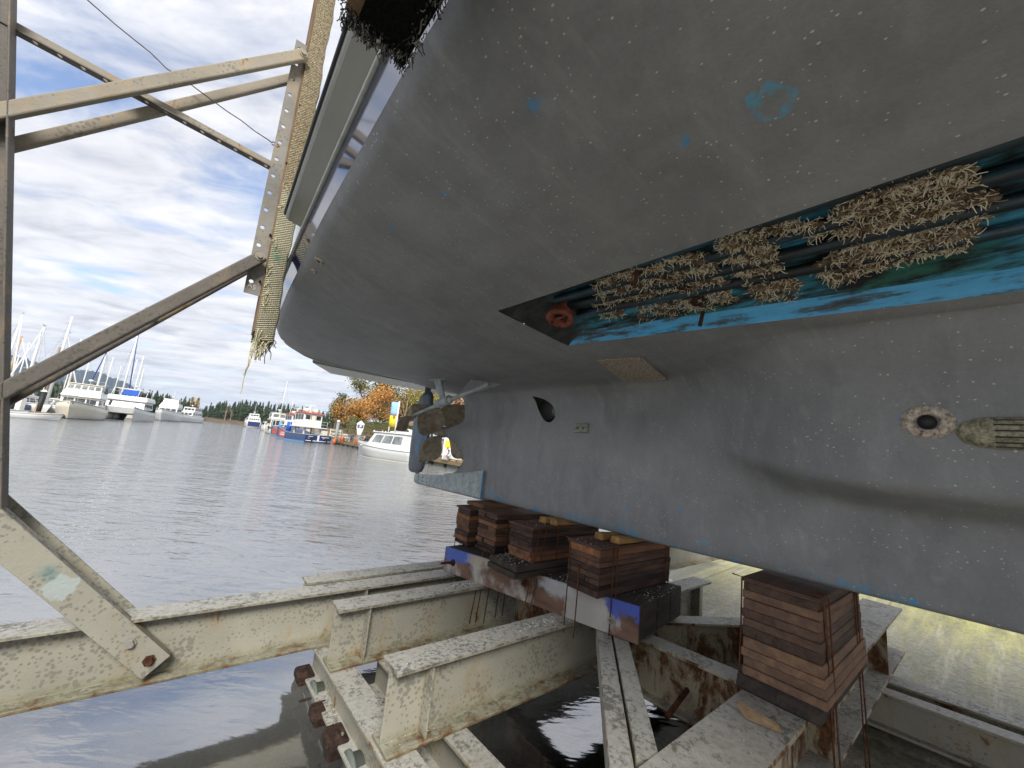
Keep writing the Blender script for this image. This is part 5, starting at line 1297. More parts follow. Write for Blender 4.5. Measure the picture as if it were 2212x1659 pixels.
b.part('bow_plate', MB().hexa([(7.9,-.32,2.72),(8.0,.32,2.72),(8.0,.30,2.9),(7.9,-.30,2.9)], [(8.62,-.42,3.05),(8.62,.42,3.05),(8.6,.42,3.12),(8.6,-.42,3.12)]), 'black')
for s_ in (-1, 1):
    for x in (2.8, 4.3, 5.6): b.part('porthole', MB().lathe([(0,.2),(.03,.2)], (x, s_*interp(x,[2.8,5.6],[2.32,1.50]), 1.75), (0,s_,0), 12), 'black')
b.radar(-1.5, 6.5); b.mast(-1.9, 6.4, 9.0, .05, 'gel', False, None, False); b.rail(.8, .45)
b = Boat('flybridge_cruiser', 'white flybridge cruiser with stacked side decks half hidden beyond the tall motor cruiser', 'yacht', wpos(386, 130), -22, 14)
b.hull(4.6, 1.9, 2.6, 'gel', .1); b.cabin('deckhouse', -5.5, 2.6, 1.9, 1.9, 3.5, .6, .1, .06, 'gel', None, [('front',3,.3,.8,.04),('port',4,.35,.8,.05),('starboard',4,.35,.8,.05)])
b.cabin('upper_deck', -5.0, 1.0, 1.7, 3.6, 5.1, .5, .1, .06, 'gel', None, [('port',4,.35,.8,.05),('front',3,.3,.8,.05),('starboard',4,.35,.8,.05)]); b.mast(-2, 5.2, 8.5, .05, 'spar_tan', False, None, False); b.radar(-1, 5.2)
# sailing boats: spar tops taken from the picture
SAIL = [((48.6,681),64,.10,'alu','sailing yacht with the tall pale mast nearest the left post',20),((46.7,726),70,.10,'spar_tan','sailing yacht with a tan mast between two pale masts at the left edge',60),
        ((95,708),62,.12,'alu','sailing yacht with stout grey mast and furled pale headsail over the floating dock',-30),((156.7,684),66,.10,'alu','sailing yacht with the highest white mast just above the slanting strut',25),
        ((145.8,722),72,.12,'alu','sailing yacht with a shorter thick white mast beside the highest mast',75),((176.6,732),78,.09,'alu','sailing yacht whose mast head just clears the slanting strut',50),
        ((130,749),68,.10,'spar_br','sailing yacht with a brown wooden mast left of the highest white mast',10),((233,755),70,.10,'alu','sailing yacht with grey mast rising behind the trawler flybridge',-20),
        ((299.6,718),84,.11,'alu','sailing yacht with blue headsails furled either side of its mast behind the catamaran',15),((310.6,769),92,.08,'alu','sailing yacht with thin white mast behind the catamaran roof',35),
        ((296.6,777),98,.07,'alu','sailing yacht with short faint mast just left of the thin white mast',65),((245,772),100,.07,'alu','sailing yacht with a faint mast between trawler and catamaran',-40),
        ((262,790),104,.06,'alu','sailing yacht with the lowest far mast left of the catamaran canvas',-10)]
for i, (tp, D, r_, m_, lab, rel) in enumerate(SAIL):
    p = at(tp[0], tp[1], D); zt = p.z; e = Vector((p.x, p.y, 0))
    b = Boat('sailing_yacht', lab, 'sailboat', e, rel, 10 + (i % 3), False, 'sailing yachts at the left docks')
    ang = b.r.rotation_euler.z; b.r.location = e - Vector((cos(ang), sin(ang), 0))*.8
    b.hull(3.3, 1.1, 1.5, ('gel','gel_cream','navy_lt','gel')[i % 4], .09, .6, .35, 'navy', 'hull', 12)
    b.cabin('coachroof', -2.4, 2.0, 1.05, 1.0, 1.65, .8, .2, .15, 'gel', None, [('port',3,.35,.75,.1),('starboard',3,.35,.75,.1)], False)
    b.mast(.8, 1.4, zt, r_*1.9, m_, True, 4.0, True, ('sailcover','canvas','gel_cream')[i % 3])
    hs = {2: 'gel', 0: 'gel', 8: 'sailcover', 1: 'gel', 7: 'sailcover', 4: 'gel'}.get(i)
    if hs:
        b.part('furled_headsail', MB().tube([(b.L/2*.95,0,1.6),(lerp(b.L/2*.95,.8,.5),0,lerp(1.6,zt-.3,.5)),(.95,0,zt-.4)], [.13,.11,.05], 7), hs, None, True)
    if i % 2 == 0: b.part('wind_vane', MB().beam((.8,0,zt+.05),(.8,0,zt+.45),.03,.03).beam((.5,0,zt+.4),(1.2,0,zt+.4),.03,.12), 'grey')
    b.part('dodger', MB().hexa([(-2.6,-1.0,1.65),(-1.4,-1.0,1.65),(-1.4,1.0,1.65),(-2.6,1.0,1.65)], [(-2.5,-.9,2.35),(-1.8,-.9,2.3),(-1.8,.9,2.3),(-2.5,.9,2.35)]), ('sailcover','slate','gel_cream')[i % 3], None, False, .08)
for i, (x, D) in enumerate(((30,88),(58,96),(82,90),(112,102),(128,86),(165,98),(190,92),(208,106),(222,88),(276,110),(62,84),(142,108))):
    b = Boat('sailing_yacht', 'sailing yacht with bare mast in the crowded rows behind the trawler', 'sailboat', wpos(x, D), 40 + 37*i % 180, 9.5, False, 'sailing yachts in the back rows')
    b.hull(3.1, 1.1, 1.5, ('gel','navy_lt','gel_cream')[i % 3], .09, .6, .35, 'navy', 'hull', 10)
    b.cabin('coachroof', -2.2, 1.8, 1.0, 1.0, 1.6, .8, .2, .15, 'gel', None, [('port',2,.35,.75,.1),('starboard',2,.35,.75,.1)], False)
    b.mast(.6, 1.4, 11.5 + 3.2*((i*7) % 5)/4, .13, 'alu' if i % 4 else 'spar_br', True, 3.6, True, ('sailcover','canvas','gel_cream')[i % 3])
# a few low motor boats in the marina rows behind
for x, D, rel, lab in ((45, 66, -60, 'white motor launch moored low behind the black piling at the left'), (104, 63, 30, 'white motor launch moored behind the capped black piling'), (68, 74, 10, 'white motor launch between the two black pilings'), (408, 150, 10, 'small white launch moored far off beyond the cruisers')):
    b = Boat('motor_launch', lab, 'motorboat', wpos(x, D), rel, 9)
    b.hull(3.2, 1.1, 1.7, 'gel', .1, .5, .45, 'navy', 'hull', 12); b.cabin('cabin', -2.5, 1.6, 1.3, 1.1, 2.5, .7, .1, .1, 'gel', None, [('front',3,.3,.85,.05),('port',3,.35,.85,.06),('starboard',3,.35,.85,.06)]); b.rail(.6,.5); b.mast(-.8,2.6,4.4,.04,'alu',False,None,False)
# skiffs at the dock end
b = Boat('skiff', 'small white skiff with black outboard motor tied below the trawler bow', 'skiff', wpos(137, 45), 95, 4.4)
b.hull(1.7, .55, .8, 'gel', .06, .2, .4, None, 'hull', 10)
b.part('outboard', MB().lathe([(0,.06),(.35,.07),(.40,.19),(.75,.21),(.9,.12),(.93,.02)], (-2.35,0,.15), (0,0,1), 12), 'black', None, True, 0)
b.part('thwart', MB().box((-.6,-.7,.42),(-.2,.7,.47)).box((.8,-.55,.45),(1.1,.55,.5)), 'grey'); b.part('post', MB().tube([(.3,.0,.4),(.3,.0,1.9)], .05, 6), 'spar_tan')
b.part('fuel_can', MB().hexa([(1.3,-.2,.45),(1.7,-.2,.45),(1.7,.2,.45),(1.3,.2,.45)], [(1.35,-.15,.75),(1.65,-.15,.75),(1.65,.15,.75),(1.35,.15,.75)]), 'red', None, False, .05)
b = Boat('skiff', 'long open white skiff lying along the floating dock, a pale box aboard', 'skiff', wpos(62, 47), 82, 6.2)
b.hull(1.9, .5, .75, 'gel', .05, .2, .45, None, 'hull', 10); b.part('locker', MB().box((-.4,-.5,.4),(.5,.5,1.0)), 'gel_cream', None, False, .03)
# ---- right bank boats
b = Boat('dark_stern_yacht', 'distant white yacht with a large navy panel across its stern and a tall mast arch', 'yacht', wpos(548, 165), 185, 16, True)
b.hull(5.6, 2.7, 3.4, 'gel', .1, .6, .5, 'navy'); b.part('navy_panel', MB().hexa([(-8.02,-2.1,.5),(-8.06,-2.1,.5),(-8.06,2.1,.5),(-8.02,2.1,.5)], [(-8.02,-2.2,2.5),(-8.06,-2.2,2.5),(-8.06,2.2,2.5),(-8.02,2.2,2.5)]), 'navy', b.h)
b.cabin('deckhouse', -6.5, 3, 2.3, 2.6, 4.3, 1.2, .3, .08, 'gel', None, [('back',5,.35,.7,.06),('port',4,.35,.75,.05),('starboard',4,.35,.75,.05)]); b.cabin('upper_house', -4.5, 1, 1.8, 4.4, 5.9, .8, .2, .1, 'gel', None, [('back',3,.35,.75,.06)])
b.mast(-1.5, 6.0, 10.5, .06, 'alu', False, None, False); b.radar(-2.4, 6.0); b.radar(-.6, 6.0); b.rail(.8,.1)
b = Boat('small_cruiser', 'small white cruiser moored between the navy sterned yacht and the pale trawler', 'motorboat', wpos(583, 120), 190, 8.5, True)
b.hull(3.0, 1.2, 1.7, 'gel', .1); b.cabin('cabin', -2.6, 1.6, 1.3, 1.2, 2.8, .8, .1, .1, 'gel', None, [('back',3,.4,.8,.06),('port',3,.4,.8,.06),('starboard',3,.4,.8,.06)]); b.mast(-.5,2.9,5.5,.05,'alu',False,None,False); b.part('outboard', MB().lathe([(0,.08),(.4,.09),(.45,.25),(.9,.25),(1.05,.1)], (-4.5,0,.2),(0,0,1),10), 'black', None, True)
b = Boat('pilothouse_trawler', 'cream pilothouse trawler seen from astern with tall white mast and canvas sided cockpit', 'yacht', wpos(606, 88), 188, 12.5, True)
b.hull(4.5, 1.6, 2.3, 'gel_cream', .08, .6, .5, 'slate'); b.cabin('deckhouse', -4.4, 2.4, 1.9, 1.6, 3.35, .5, .0, .04, 'gel_cream', None, [('back',4,.25,.85,.03),('port',4,.4,.85,.05),('starboard',4,.4,.85,.05)])
b.cabin('pilothouse', -1.5, 2.0, 1.6, 3.45, 4.9, .5, .1, .06, 'gel', None, [('back',2,.3,.8,.08),('port',2,.3,.8,.06),('starboard',2,.3,.8,.06)], True, 'glass_lt'); b.radar(.3, 5.0); b.radar(-1.0, 5.0)
b.mast(-2.6, 3.4, 12.5, .10, 'gel', True, None, True); b.part('paravane_pole', MB().tube([(-.5,-2.0,2.0),(-.7,-2.3,8.2)], [.08,.05], 6), 'gel', None, True); b.part('side_curtain', MB().box((-5.9,1.55,1.7),(-4.7,1.62,3.1)), 'cyan')
t_b = b.r
din = Boat('inflatable_dinghy', 'grey inflatable dinghy hung across the stern of the cream trawler', 'dinghy', wpos(613, 86.6), 92, 2.7)
din.r.location.z = 1.35
q = MB().tube([(-1.35,.55,0),(.6,.55,0),(1.2,.3,.08),(1.4,0,.1),(1.2,-.3,.08),(.6,-.55,0),(-1.35,-.55,0)], .24, 8)
din.part('tube', q, 'slate', None, True); din.part('floor', MB().box((-1.2,-.5,-.15),(1.0,.5,-.1)), 'slate'); din.part('outboard', MB().lathe([(0,.08),(.5,.09),(.55,.17),(.85,.17),(.95,.08)], (-1.5,0,-.6),(0,0,1),8), 'black', None, True)
def workboat(lab, x, D, rel, blue, grp):
    b = Boat('workboat', lab, 'workboat', wpos(x, D), rel, 9.5, True, grp)
    L = 9.5; hw_ = 2.1
    S = []
    for i in range(13):
        u = i/12; x_ = -L/2 + L*u; k = smooth(u, .55, 1); zt = 1.15 + .75*k; hb = hw_*(1 - .12*k)
        S.append([(x_, hb*.86, -.3 + .35*k), (x_, hb*.97, .1 + .1*k), (x_ + .2*k, hb, zt*.6), (x_ + .4*k, hb, zt)])
    mb = MB().grid([r_ + [(p[0], -p[1], p[2]) for p in r_[::-1]] for r_ in S]); mb.f += [list(range(8)), list(range(12*8, 13*8))]; mb.m += [0, 0]
    b.S = S; b.B = 4.2; h = b.part('hull', mb, 'navy_lt'); b.h = h
    b.part('deck', MB().grid([[(r_[-1][0], r_[-1][1]-.04, r_[-1][2]-.15) for r_ in S], [(r_[-1][0], -r_[-1][1]+.04, r_[-1][2]-.15) for r_ in S]]), 'gel_grey', h)
    b.part('transom_panel', MB().box((-L/2-.02,-2.0,.15),(-L/2-.005,2.0,1.1)), 'navy', h)
    b.part('boot_stripe', MB().grid([[(r_[1][0], r_[1][1]+.02, r_[1][2]-.16) for r_ in S], [(r_[1][0], r_[1][1]+.03, r_[1][2]+.06) for r_ in S]]).grid([[(r_[1][0], -r_[1][1]-.02, r_[1][2]-.16) for r_ in S], [(r_[1][0], -r_[1][1]-.03, r_[1][2]+.06) for r_ in S]]), 'lightblue', h)
    for sg in (1, -1):
        pr = [S[i] for i in (8, 9, 10, 11)]
        pn = b.part('red_panel', MB().grid([[(lerp(r_[2][0], r_[3][0], f)-.05, sg*(hw_*(1-.12*smooth((r_[0][0]+L/2)/L,.55,1))+.012), lerp(r_[1][2]+.1, r_[3][2]-.12, f)) for r_ in pr] for f in (0,.5,1)]), 'red', h)
        sk = MB(); rf = random.Random(3)
        for row, (n_, zc_) in enumerate(((7, 1.0), (9, .68))):
            for i in range(n_):
                xx_ = L/2 - 2.9 + (i+.5)*(1.8/n_) ; hbq = hw_*(1-.12*smooth((xx_+L/2)/L,.55,1)) + .022
                sk.box((xx_-.08, sg*hbq-.006, zc_-.09 + rf.uniform(0,.03)), (xx_+.06, sg*hbq+.006, zc_+.12))
        if blue: b.part('lettering', sk, 'white', pn)
    ru = MB()
    for sg in (1, -1): ru.tube([(r_[-1][0], sg*r_[-1][1], r_[-1][2]) for r_ in S], .07, 6)
    ru.tube([(-L/2,-2.05,1.16),(-L/2,2.05,1.16)], .07, 6); b.part('bulwark_rail', ru, 'grey', h, True)
    ft = MB().tube([(-L/2-.05,-1.9,.28),(-L/2-.5,-1.7,.28),(-L/2-.5,1.7,.28),(-L/2-.05,1.9,.28)], .06, 6); b.part('stern_platform', ft, 'alu', None, True)
    for y in (-1.1, 1.2): b.part('stern_fender', MB().box((-L/2-.6,y-.12,-.1),(-L/2-.03,y+.12,.75)), 'black', None, False, .03)
    b.part('white_pillar', MB().box((-L/2-.06,-.15,.2),(-L/2-.022,.15,1.15)), 'white')
    b.part('name_strip', MB().box((-L/2-.035,-1.75,.86),(-L/2-.022,-.45,.94)).box((-L/2-.035,-1.4,.68),(-L/2-.022,-.7,.75)), 'white')
    b.part('mark', MB().box((-L/2-.035,.85,.88),(-L/2-.022,1.55,.95)).box((-L/2-.035,.85,.62),(-L/2-.022,1.55,.69)), 'white')
    # raised wheelhouse on legs
    for x_ in (-2.6, .4):
        for y in (-1.3, 1.3): b.part('leg', MB().box((x_-.09,y-.09,1.0),(x_+.09,y+.09,2.2)), 'white')
    b.part('platform', MB().box((-3.4,-1.9,2.2),(1.0,1.9,2.34)), 'white', None, False, .02)
    w_ = b.cabin('wheelhouse', -2.3, .7, 1.45, 2.34, 4.35, -.05, .1, .0, 'white', None, [('back',3,.55,.88,.06),('port',3,.5,.9,.06),('starboard',3,.5,.9,.06),('front',3,.5,.9,.05)], False)
    b.part('door', MB().box((-2.325,-.3,2.4),(-2.28,.3,4.1)), 'gel_cream', w_)
    b.part('orange_roof', MB().hexa([(-2.5,-1.65,4.36),(1.0,-1.65,4.36),(1.0,1.65,4.36),(-2.5,1.65,4.36)], [(-2.3,-1.5,4.52),(.85,-1.5,4.52),(.85,1.5,4.52),(-2.3,1.5,4.52)]), 'red', w_, False, .03)
    for y in (-.75, .75): b.part('liferaft_canister', MB().lathe([(-.6,.2),(-.5,.32),(.5,.32),(.6,.2)], (-1.0,y,4.85),(0,1,0) if False else (1,0,0),12), 'gel_cream', None, True)
    b.part('radar_bar', MB().beam((-.6,-.9,5.75),(-.6,.9,5.75),.14,.12).beam((-.6,0,4.5),(-.6,0,5.75),.18,.18,(1,0,0)), 'white')
    an = MB()
    for x_, y, z in ((.5,-1.2,6.6),(.2,-1.45,6.2),(-1.8,-1.3,6.0)): an.tube([(x_,y,4.5),(x_,y,z)], .025, 5)
    b.part('whip_aerial', an, 'alu')
    rl = MB()
    for z in (2.8, 3.25):
        rl.tube([(-3.35,-1.85,z),(-3.35,1.85,z)], .025, 5); rl.tube([(-3.35,1.85,z),(.9,1.85,z)], .025, 5); rl.tube([(-3.35,-1.85,z),(.9,-1.85,z)], .025, 5)
    for x_, y in ((-3.35,-1.85),(-3.35,-.6),(-3.35,.6),(-3.35,1.85),(-1.2,1.85),(.9,1.85),(-1.2,-1.85),(.9,-1.85)): rl.tube([(x_,y,2.3),(x_,y,3.27)], .025, 5)
    b.part('platform_rail', rl, 'white', None, True)
    st_ = MB()
    for i in range(5): st_.box((-4.1+.16*i,-.55,1.15+.22*i),(-3.85+.16*i,.05,1.19+.22*i))
    b.part('steps', st_, 'white'); b.part('blue_drum', MB().lathe([(0,.35),(1.5,.35)], (2.6,1.2,1.3),(0,0,1),12), 'canvas' if blue else 'lightblue', None, True)
    b.part('deck_box', MB().box((-4.3,-1.6,1.05),(-3.4,-1.0,1.9)), 'gel_cream', None, False, .03); b.part('crane_post', MB().box((1.8,.4,1.2),(2.1,.7,2.9)), 'slate')
    return b
workboat('navy and red workboat with raised white wheelhouse and orange roof edge, nearest the dock', 690, 60, 208, True, 'navy workboats by the right dock')
workboat('second navy workboat lying beyond the near one, only its red bow and orange roof showing', 657, 75, 206, False, 'navy workboats by the right dock')
# white fishing boat near the yacht's rudder
gb = wpos(782, 38.5); gs = wpos(930, 33.5); 
b = Boat('fishing_boat', 'small white fishing boat with sloping side windows moored just beyond the rudder', 'motorboat', gb, 0, 8.2)
hd = (Vector((gb.x,gb.y,0)) - Vector((gs.x,gs.y,0))).normalized(); b.r.rotation_euler = (0,0,atan2(hd.y, hd.x)); b.r.location = gb - hd*4.1
b.hull(2.7, .95, 1.35, 'gel_grey', .05, .5, .5, None, 'hull', 18)
c = b.cabin('cabin', -3.2, 2.0, 1.12, .9, 2.35, 1.0, .0, .12, 'gel', None, [('port',3,.38,.85,.08),('starboard',3,.38,.85,.08),('front',2,.4,.88,.05)], True, 'glass_lt')
b.part('side_deck', MB().hexa([(-3.4,-1.25,.88),(2.9,-1.0,1.05),(2.9,1.0,1.05),(-3.4,1.25,.88)], [(-3.4,-1.2,1.0),(2.7,-.9,1.16),(2.7,.9,1.16),(-3.4,1.2,1.0)]), 'gel')
b.part('bow_letters', MB().box((3.05,.78,.98),(3.5,.83,1.06)), 'slate'); b.part('boot_stripe', MB().grid([[(r_[2][0], r_[2][1]+.01, -.02) for r_ in b.S], [(r_[2][0], r_[2][1]+.012, .05) for r_ in b.S]]).grid([[(r_[2][0], -r_[2][1]-.01, -.02) for r_ in b.S], [(r_[2][0], -r_[2][1]-.012, .05) for r_ in b.S]]), 'gel_cream', b.h)

# ================================================================== docks and shore furniture
def dock(name, lab, p0, p1, wd_, zt, m='dockwood', posts=0):
    p0, p1 = Vector(p0), Vector(p1); d = (p1-p0); L = d.length; d.normalize(); n = Vector((-d.y, d.x, 0))
    r = empty(name, lab, 'dock', p0, atan2(d.y, d.x))
    MB().box((0,0,zt-.09),(L,wd_,zt)).build('decking', M[m], r)
    MB().box((0,-.06,zt-.30),(L,-.003,zt-.02)).build('fascia', M[m], r)
    fl = MB()
    for i in range(int(L/2.5)+1): fl.box((i*2.5,.1,-.3),(min(L,i*2.5+1.9),wd_-.1,zt-.092))
    fl.build('float', M['slate'], r)
    cl = MB()
    for i in range(int(L/1.2)): cl.box((.5+i*1.2,.05,zt+.002),(.62+i*1.2,.20,zt+.08))
    cl.build('bull_rail_block', M['dockwood'], r); MB().box((0,.06,zt+.082),(L,.18,zt+.16)).build('bull_rail', M[m], r)
    return r
dock('floating_dock', 'weathered timber floating dock behind the two skiffs at left', wpos(-40, 50.5), wpos(132, 53), 2.6, .45)
dock('shore_dock', 'sunlit timber dock running from the navy workboat past the fishing boat', wpos(727, 63), wpos(1010, 30.5), 2.4, .62)
def piling(lab, x, D, h, r, m, cap, lean=0):
    p = wpos(x, D); o = empty('piling', lab, 'piling', p)
    MB().tube([(0,0,-1),(lean,0,h)], r, 14).build('pile', M[m], o, (0,0,0), True)
    if cap: MB().lathe([(0,r*1.12),(.12,r*1.12),(.34,.02)], (lean,0,h), (0,0,1), 14).build('pile_cap', M['white'], o, (0,0,0), True)
piling('black piling without cap at the far left of the floating dock', 28, 55, 2.4, .30, 'black', False, .3)
piling('black piling with a white conical cap beside the trawler bow', 86, 54, 3.3, .32, 'black', True, .2)
piling('pale grey piling with white cap at the end of the shore dock', 727, 61.5, 3.55, .24, 'grey', True)
piling('short dark post at the water edge in front of the stone wall', 821, 52, 1.9, .09, 'slate', False)
o = empty('power_pedestal', 'white power pedestal standing on the floating dock', 'pedestal', wpos(47, 52) + Vector((0,0,.45))); MB().box((-.35,-.3,0),(.35,.3,1.7)).build('cabinet', M['gel'], o, (0,0,0), False, .05); MB().lathe([(0,.2),(.25,.02)], (0,0,1.7),(0,0,1),8).build('cap', M['gel'], o)
# blue and white harbour sign on a post
p = wpos(775, 54.5); o = empty('harbour_sign', 'white sign box with blue panel and pitched cap on a tall post over the dock', 'sign', p, rad(25))
MB().box((-.17,-.17,.2),(.17,.17,2.75)).build('post', M['grey'], o); MB().hexa([(-.22,-.22,1.9),(.22,-.22,1.9),(.22,.22,1.9),(-.22,.22,1.9)], [(-.42,-.25,2.72),(.42,-.25,2.72),(.42,.25,2.72),(-.42,.25,2.72)]).build('bracket', M['white'], o)
bx = MB().box((-.46,-.28,2.74),(.46,.28,3.38)).build('sign_box', M['white'], o); MB().hexa([(-.55,-.34,3.38),(.55,-.34,3.38),(.55,.34,3.38),(-.55,.34,3.38)], [(-.03,-.2,3.85),(.03,-.2,3.85),(.03,.2,3.85),(-.03,.2,3.85)]).build('sign_roof', M['white'], o)
pn = MB().box((-.38,-.30,2.84),(.38,-.283,3.26)).build('blue_panel', M['navy_lt'], bx); MB().box((-.12,-.315,2.92),(.02,-.303,3.2)).box((.021,-.315,3.02),(.16,-.303,3.2)).build('symbol', M['white'], bx)
def cone(lab, x, D, z, h=.75):
    o = empty('orange_cone', lab, 'cone', wpos(x, D) + Vector((0,0,z)), 0, 'orange cones along the shore dock')
    MB().lathe([(0.012,.17),(h*.9,.05),(h,.03)], (0,0,0),(0,0,1),12).build('cone', M['orange'], o, (0,0,0), True); MB().box((-.22,-.22,0),(.22,.22,.03)).build('foot', M['orange'], o)
for x, D, lab in ((737,60,'orange cone first of a pair right of the pale piling'),(743.5,59,'orange cone second of a pair right of the pale piling'),(771,54,'orange cone at the foot of the harbour sign post'),(813,47,'orange cone beside the fishing boat bow')): cone(lab, x, D, .66, .95)
o = empty('fender_buoy', 'red orange buoy hung between the workboat and the dock', 'buoy', wpos(725, 60.5) + Vector((0,0,.15))); MB().blob((0,0,.35), .26,.26,.38, 12, 8).build('buoy', M['orange'], o, (0,0,0), True)
# kiosk and lifering glimpsed through the propeller aperture
p = wpos(975, 32.5) + Vector((0,.9,.62)); o = empty('dock_kiosk', 'white dock kiosk glimpsed behind the propeller blades', 'kiosk', p, rad(-20))
MB().box((-.7,-.4,0),(.7,.6,2.1)).build('walls', M['gel'], o, (0,0,0), False, .03); MB().box((-.85,-.55,2.1),(.85,.75,2.22)).build('roof', M['gel_cream'], o); MB().box((-.5,-.42,.9),(.0,-.402,1.6)).build('notice', M['yellow'], o)
p = wpos(968, 32.0) + Vector((0,.35,1.2)); o = empty('lifering', 'white and red lifering on the dock post behind the propeller', 'lifering', p, rad(-20))
rg = MB(); N = 20; rg.grid([[Vector(((.3 + .08*cos(2*pi*j/8))*cos(2*pi*i/N), .08*sin(2*pi*j/8), (.3 + .08*cos(2*pi*j/8))*sin(2*pi*i/N)+.1)) for j in range(8)] for i in range(N+1)], 0, True); rg.build('ring', M['white'], o, (0,0,0), True); MB().box((-.07,-.09,-.30),(.07,.09,-.12)).box((-.07,-.09,.32),(.07,.09,.50)).build('red_band', M['red'], o); MB().box((-.05,.1,-1.2+.62),(.05,.2,.3)).build('bracket', M['grey'], o)
# pole with banner
p = at(853, 934, 56); p.z = 2.1; o = empty('banner_pole', 'tall white pole carrying a blue and yellow banner left of the propeller', 'flagpole', p)
MB().tube([(0,0,-1.2),(0,0,5.2)], .11, 10).build('pole', M['white'], o, (0,0,0), True)
bn = MB().grid([[Vector((-.12 - .95*u, .05*sin(u*5+v*3), 5.0 - 3.6*v)) for u in (0,.25,.5,.75,1)] for v in (0,.2,.4,.55)]); bb1 = bn.build('banner', M['cyan'], o, (0,0,0), True); bb1.modifiers.new('solid','SOLIDIFY').thickness = .01
bn = MB().grid([[Vector((-.12 - .95*u, .05*sin(u*5+v*3), 5.0 - 3.6*v)) for u in (0,.25,.5,.75,1)] for v in (.552,.75,1)]); bb2 = bn.build('yellow_end', M['yellow'], bb1, (0,0,0), True); bb2.modifiers.new('solid','SOLIDIFY').thickness = .01
MB().hexa([(-.55,-.10,2.6),(-.30,-.10,2.6),(-.30,-.07,2.6),(-.55,-.07,2.6)], [(-.6,-.10,3.1),(-.25,-.10,3.2),(-.25,-.07,3.2),(-.6,-.07,3.1)]).build('red_device', M['red'], bb2)
p = at(839, 934, 58); p.z = 2.1; o = empty('lamp_post', 'plain short white post standing left of the banner pole', 'post', p); MB().tube([(0,0,-.5),(0,0,2.2)], .09, 10).build('post', M['white'], o, (0,0,0), True); MB().blob((0,0,2.3),.13,.13,.14,10,6).build('lamp', M['white'], o, (0,0,0), True)
p = at(871, 934, 66); p.z = 2.15; o = empty('parked_car', 'white car roof showing above the bank behind the banner pole', 'car', p, rad(170))
MB().hexa([(-2.1,-.85,.3),(2.1,-.85,.3),(2.1,.85,.3),(-2.1,.85,.3)], [(-2.1,-.85,.95),(2.0,-.8,.85),(2.0,.8,.85),(-2.1,.85,.95)]).build('body', M['white'], o, (0,0,0), False, .1, 2)
ca = MB().hexa([(-1.7,-.78,.92),(1.0,-.78,.92),(1.0,.78,.92),(-1.7,.78,.92)], [(-1.2,-.62,1.5),(.3,-.62,1.5),(.3,.62,1.5),(-1.2,.62,1.5)]).build('cabin', M['white'], o, (0,0,0), False, .06, 2)
MB().hexa([(-1.45,.745,1.0),(.8,.745,1.0),(.8,.775,1.0),(-1.45,.775,1.0)], [(-1.1,.63,1.42),(.25,.63,1.42),(.25,.665,1.42),(-1.1,.665,1.42)]).build('side_window', M['glass'], ca)
for x in (-1.3,1.3):
    for y in (-.8,.8): MB().lathe([(-.1,.32),(.1,.32)], (x,y,.32),(0,1,0),14).build('wheel', M['black'], o)
p = at(866, 931, 78); p.z = 2.2; o = empty('shore_building', 'low pale building with brown roof behind the banner pole', 'building', p, rad(10)); MB().box((-3,-2,-.5),(4,2,2.4)).build('walls', M['gel_cream'], o); MB().hexa([(-3.4,-2.4,2.4),(4.4,-2.4,2.4),(4.4,2.4,2.4),(-3.4,2.4,2.4)], [(-2,-.2,3.4),(3,-.2,3.4),(3,.2,3.4),(-2,.2,3.4)]).build('roof', M['spar_br'], o); MB().box((-1,-2.04,.6),(.2,-2.01,1.7)).build('window', M['glass'], o)
for x, D, lab in ((768,64,'white picket post just left of the harbour sign'),(808,63,'white bollard post in front of the big maple trunk'),(826,62,'white bollard post between maple and banner pole'),(833,62,'thin white bollard post nearest the short lamp post'),(752,66,'white picket post at the foot of the clipped hedge')):
    p = at(x, 934, D); p.z = 2.0; o = empty('white_post', lab, 'post', p, 0, 'white posts on the bank'); MB().lathe([(-.3,.16),(.55,.14),(.6,.18),(.72,.16),(.9,.02)], (0,0,0),(0,0,1),10).build('post', M['white'], o, (0,0,0), True)
fe = empty('white_gate', 'white timber gate and ramp rails at the head of the dock', 'gate', wpos(745, 64) + Vector((0,0,1.2)), rad(20))
q = MB()
for z in (0,.5,1.0): q.beam((-2.2,0,z),(2.4,0,z),.08,.09)
for x in (-2.2,-.7,.8,2.4): q.beam((x,0,-.8),(x,0,1.15),.1,.1,(1,0,0))
q.beam((-2.2,0,0),(-.7,0,1.0),.07,.07); q.beam((-.7,0,1.0),(.8,0,0),.07,.07); q.build('rails', M['white'], fe)

# ---- shore terrain, stone wall, hedges
lawn = plain('autumn_lawn', (.17,.13,.055), .95, 0, .35, .8)
SH = [(705,74),(741,68),(780,62),(820,56),(880,50),(960,44),(1100,38),(1300,34),(1700,30)]
rows = []
for k, (dz, dd) in enumerate(((-.4,-2.5),(.25,-1.2),(.75,0),(1.95,1.2),(2.1,4),(2.3,14),(2.8,40),(3.0,90))):
    rows.append([Vector((wpos(x, D).x * ((D+dd)/D), D+dd, dz)) for x, D in SH])
tag(MB().grid(rows).build('shore', lawn, None, (0,0,0), True), kind='structure')
stk = NT('wall_stone'); v_ = stk.voro(2.4, feat='DISTANCE_TO_EDGE'); cl = stk.voro(2.4, out='Color'); f_ = stk.noise(9, 5, .6)
sc_ = stk.ramp(stk.sepz(cl)[0], [(.1, (.27,.25,.21)), (.5, (.46,.43,.36)), (.9, (.62,.58,.49))]); sc_ = stk.mix(stk.ramp(v_, [(.02, 1), (.09, 0)]), sc_, (.06,.055,.04)); stk.bump(stk.ramp(v_, [(0,0),(.16,1)]), 1, .15)
swm = stk.fin(sc_, .9)
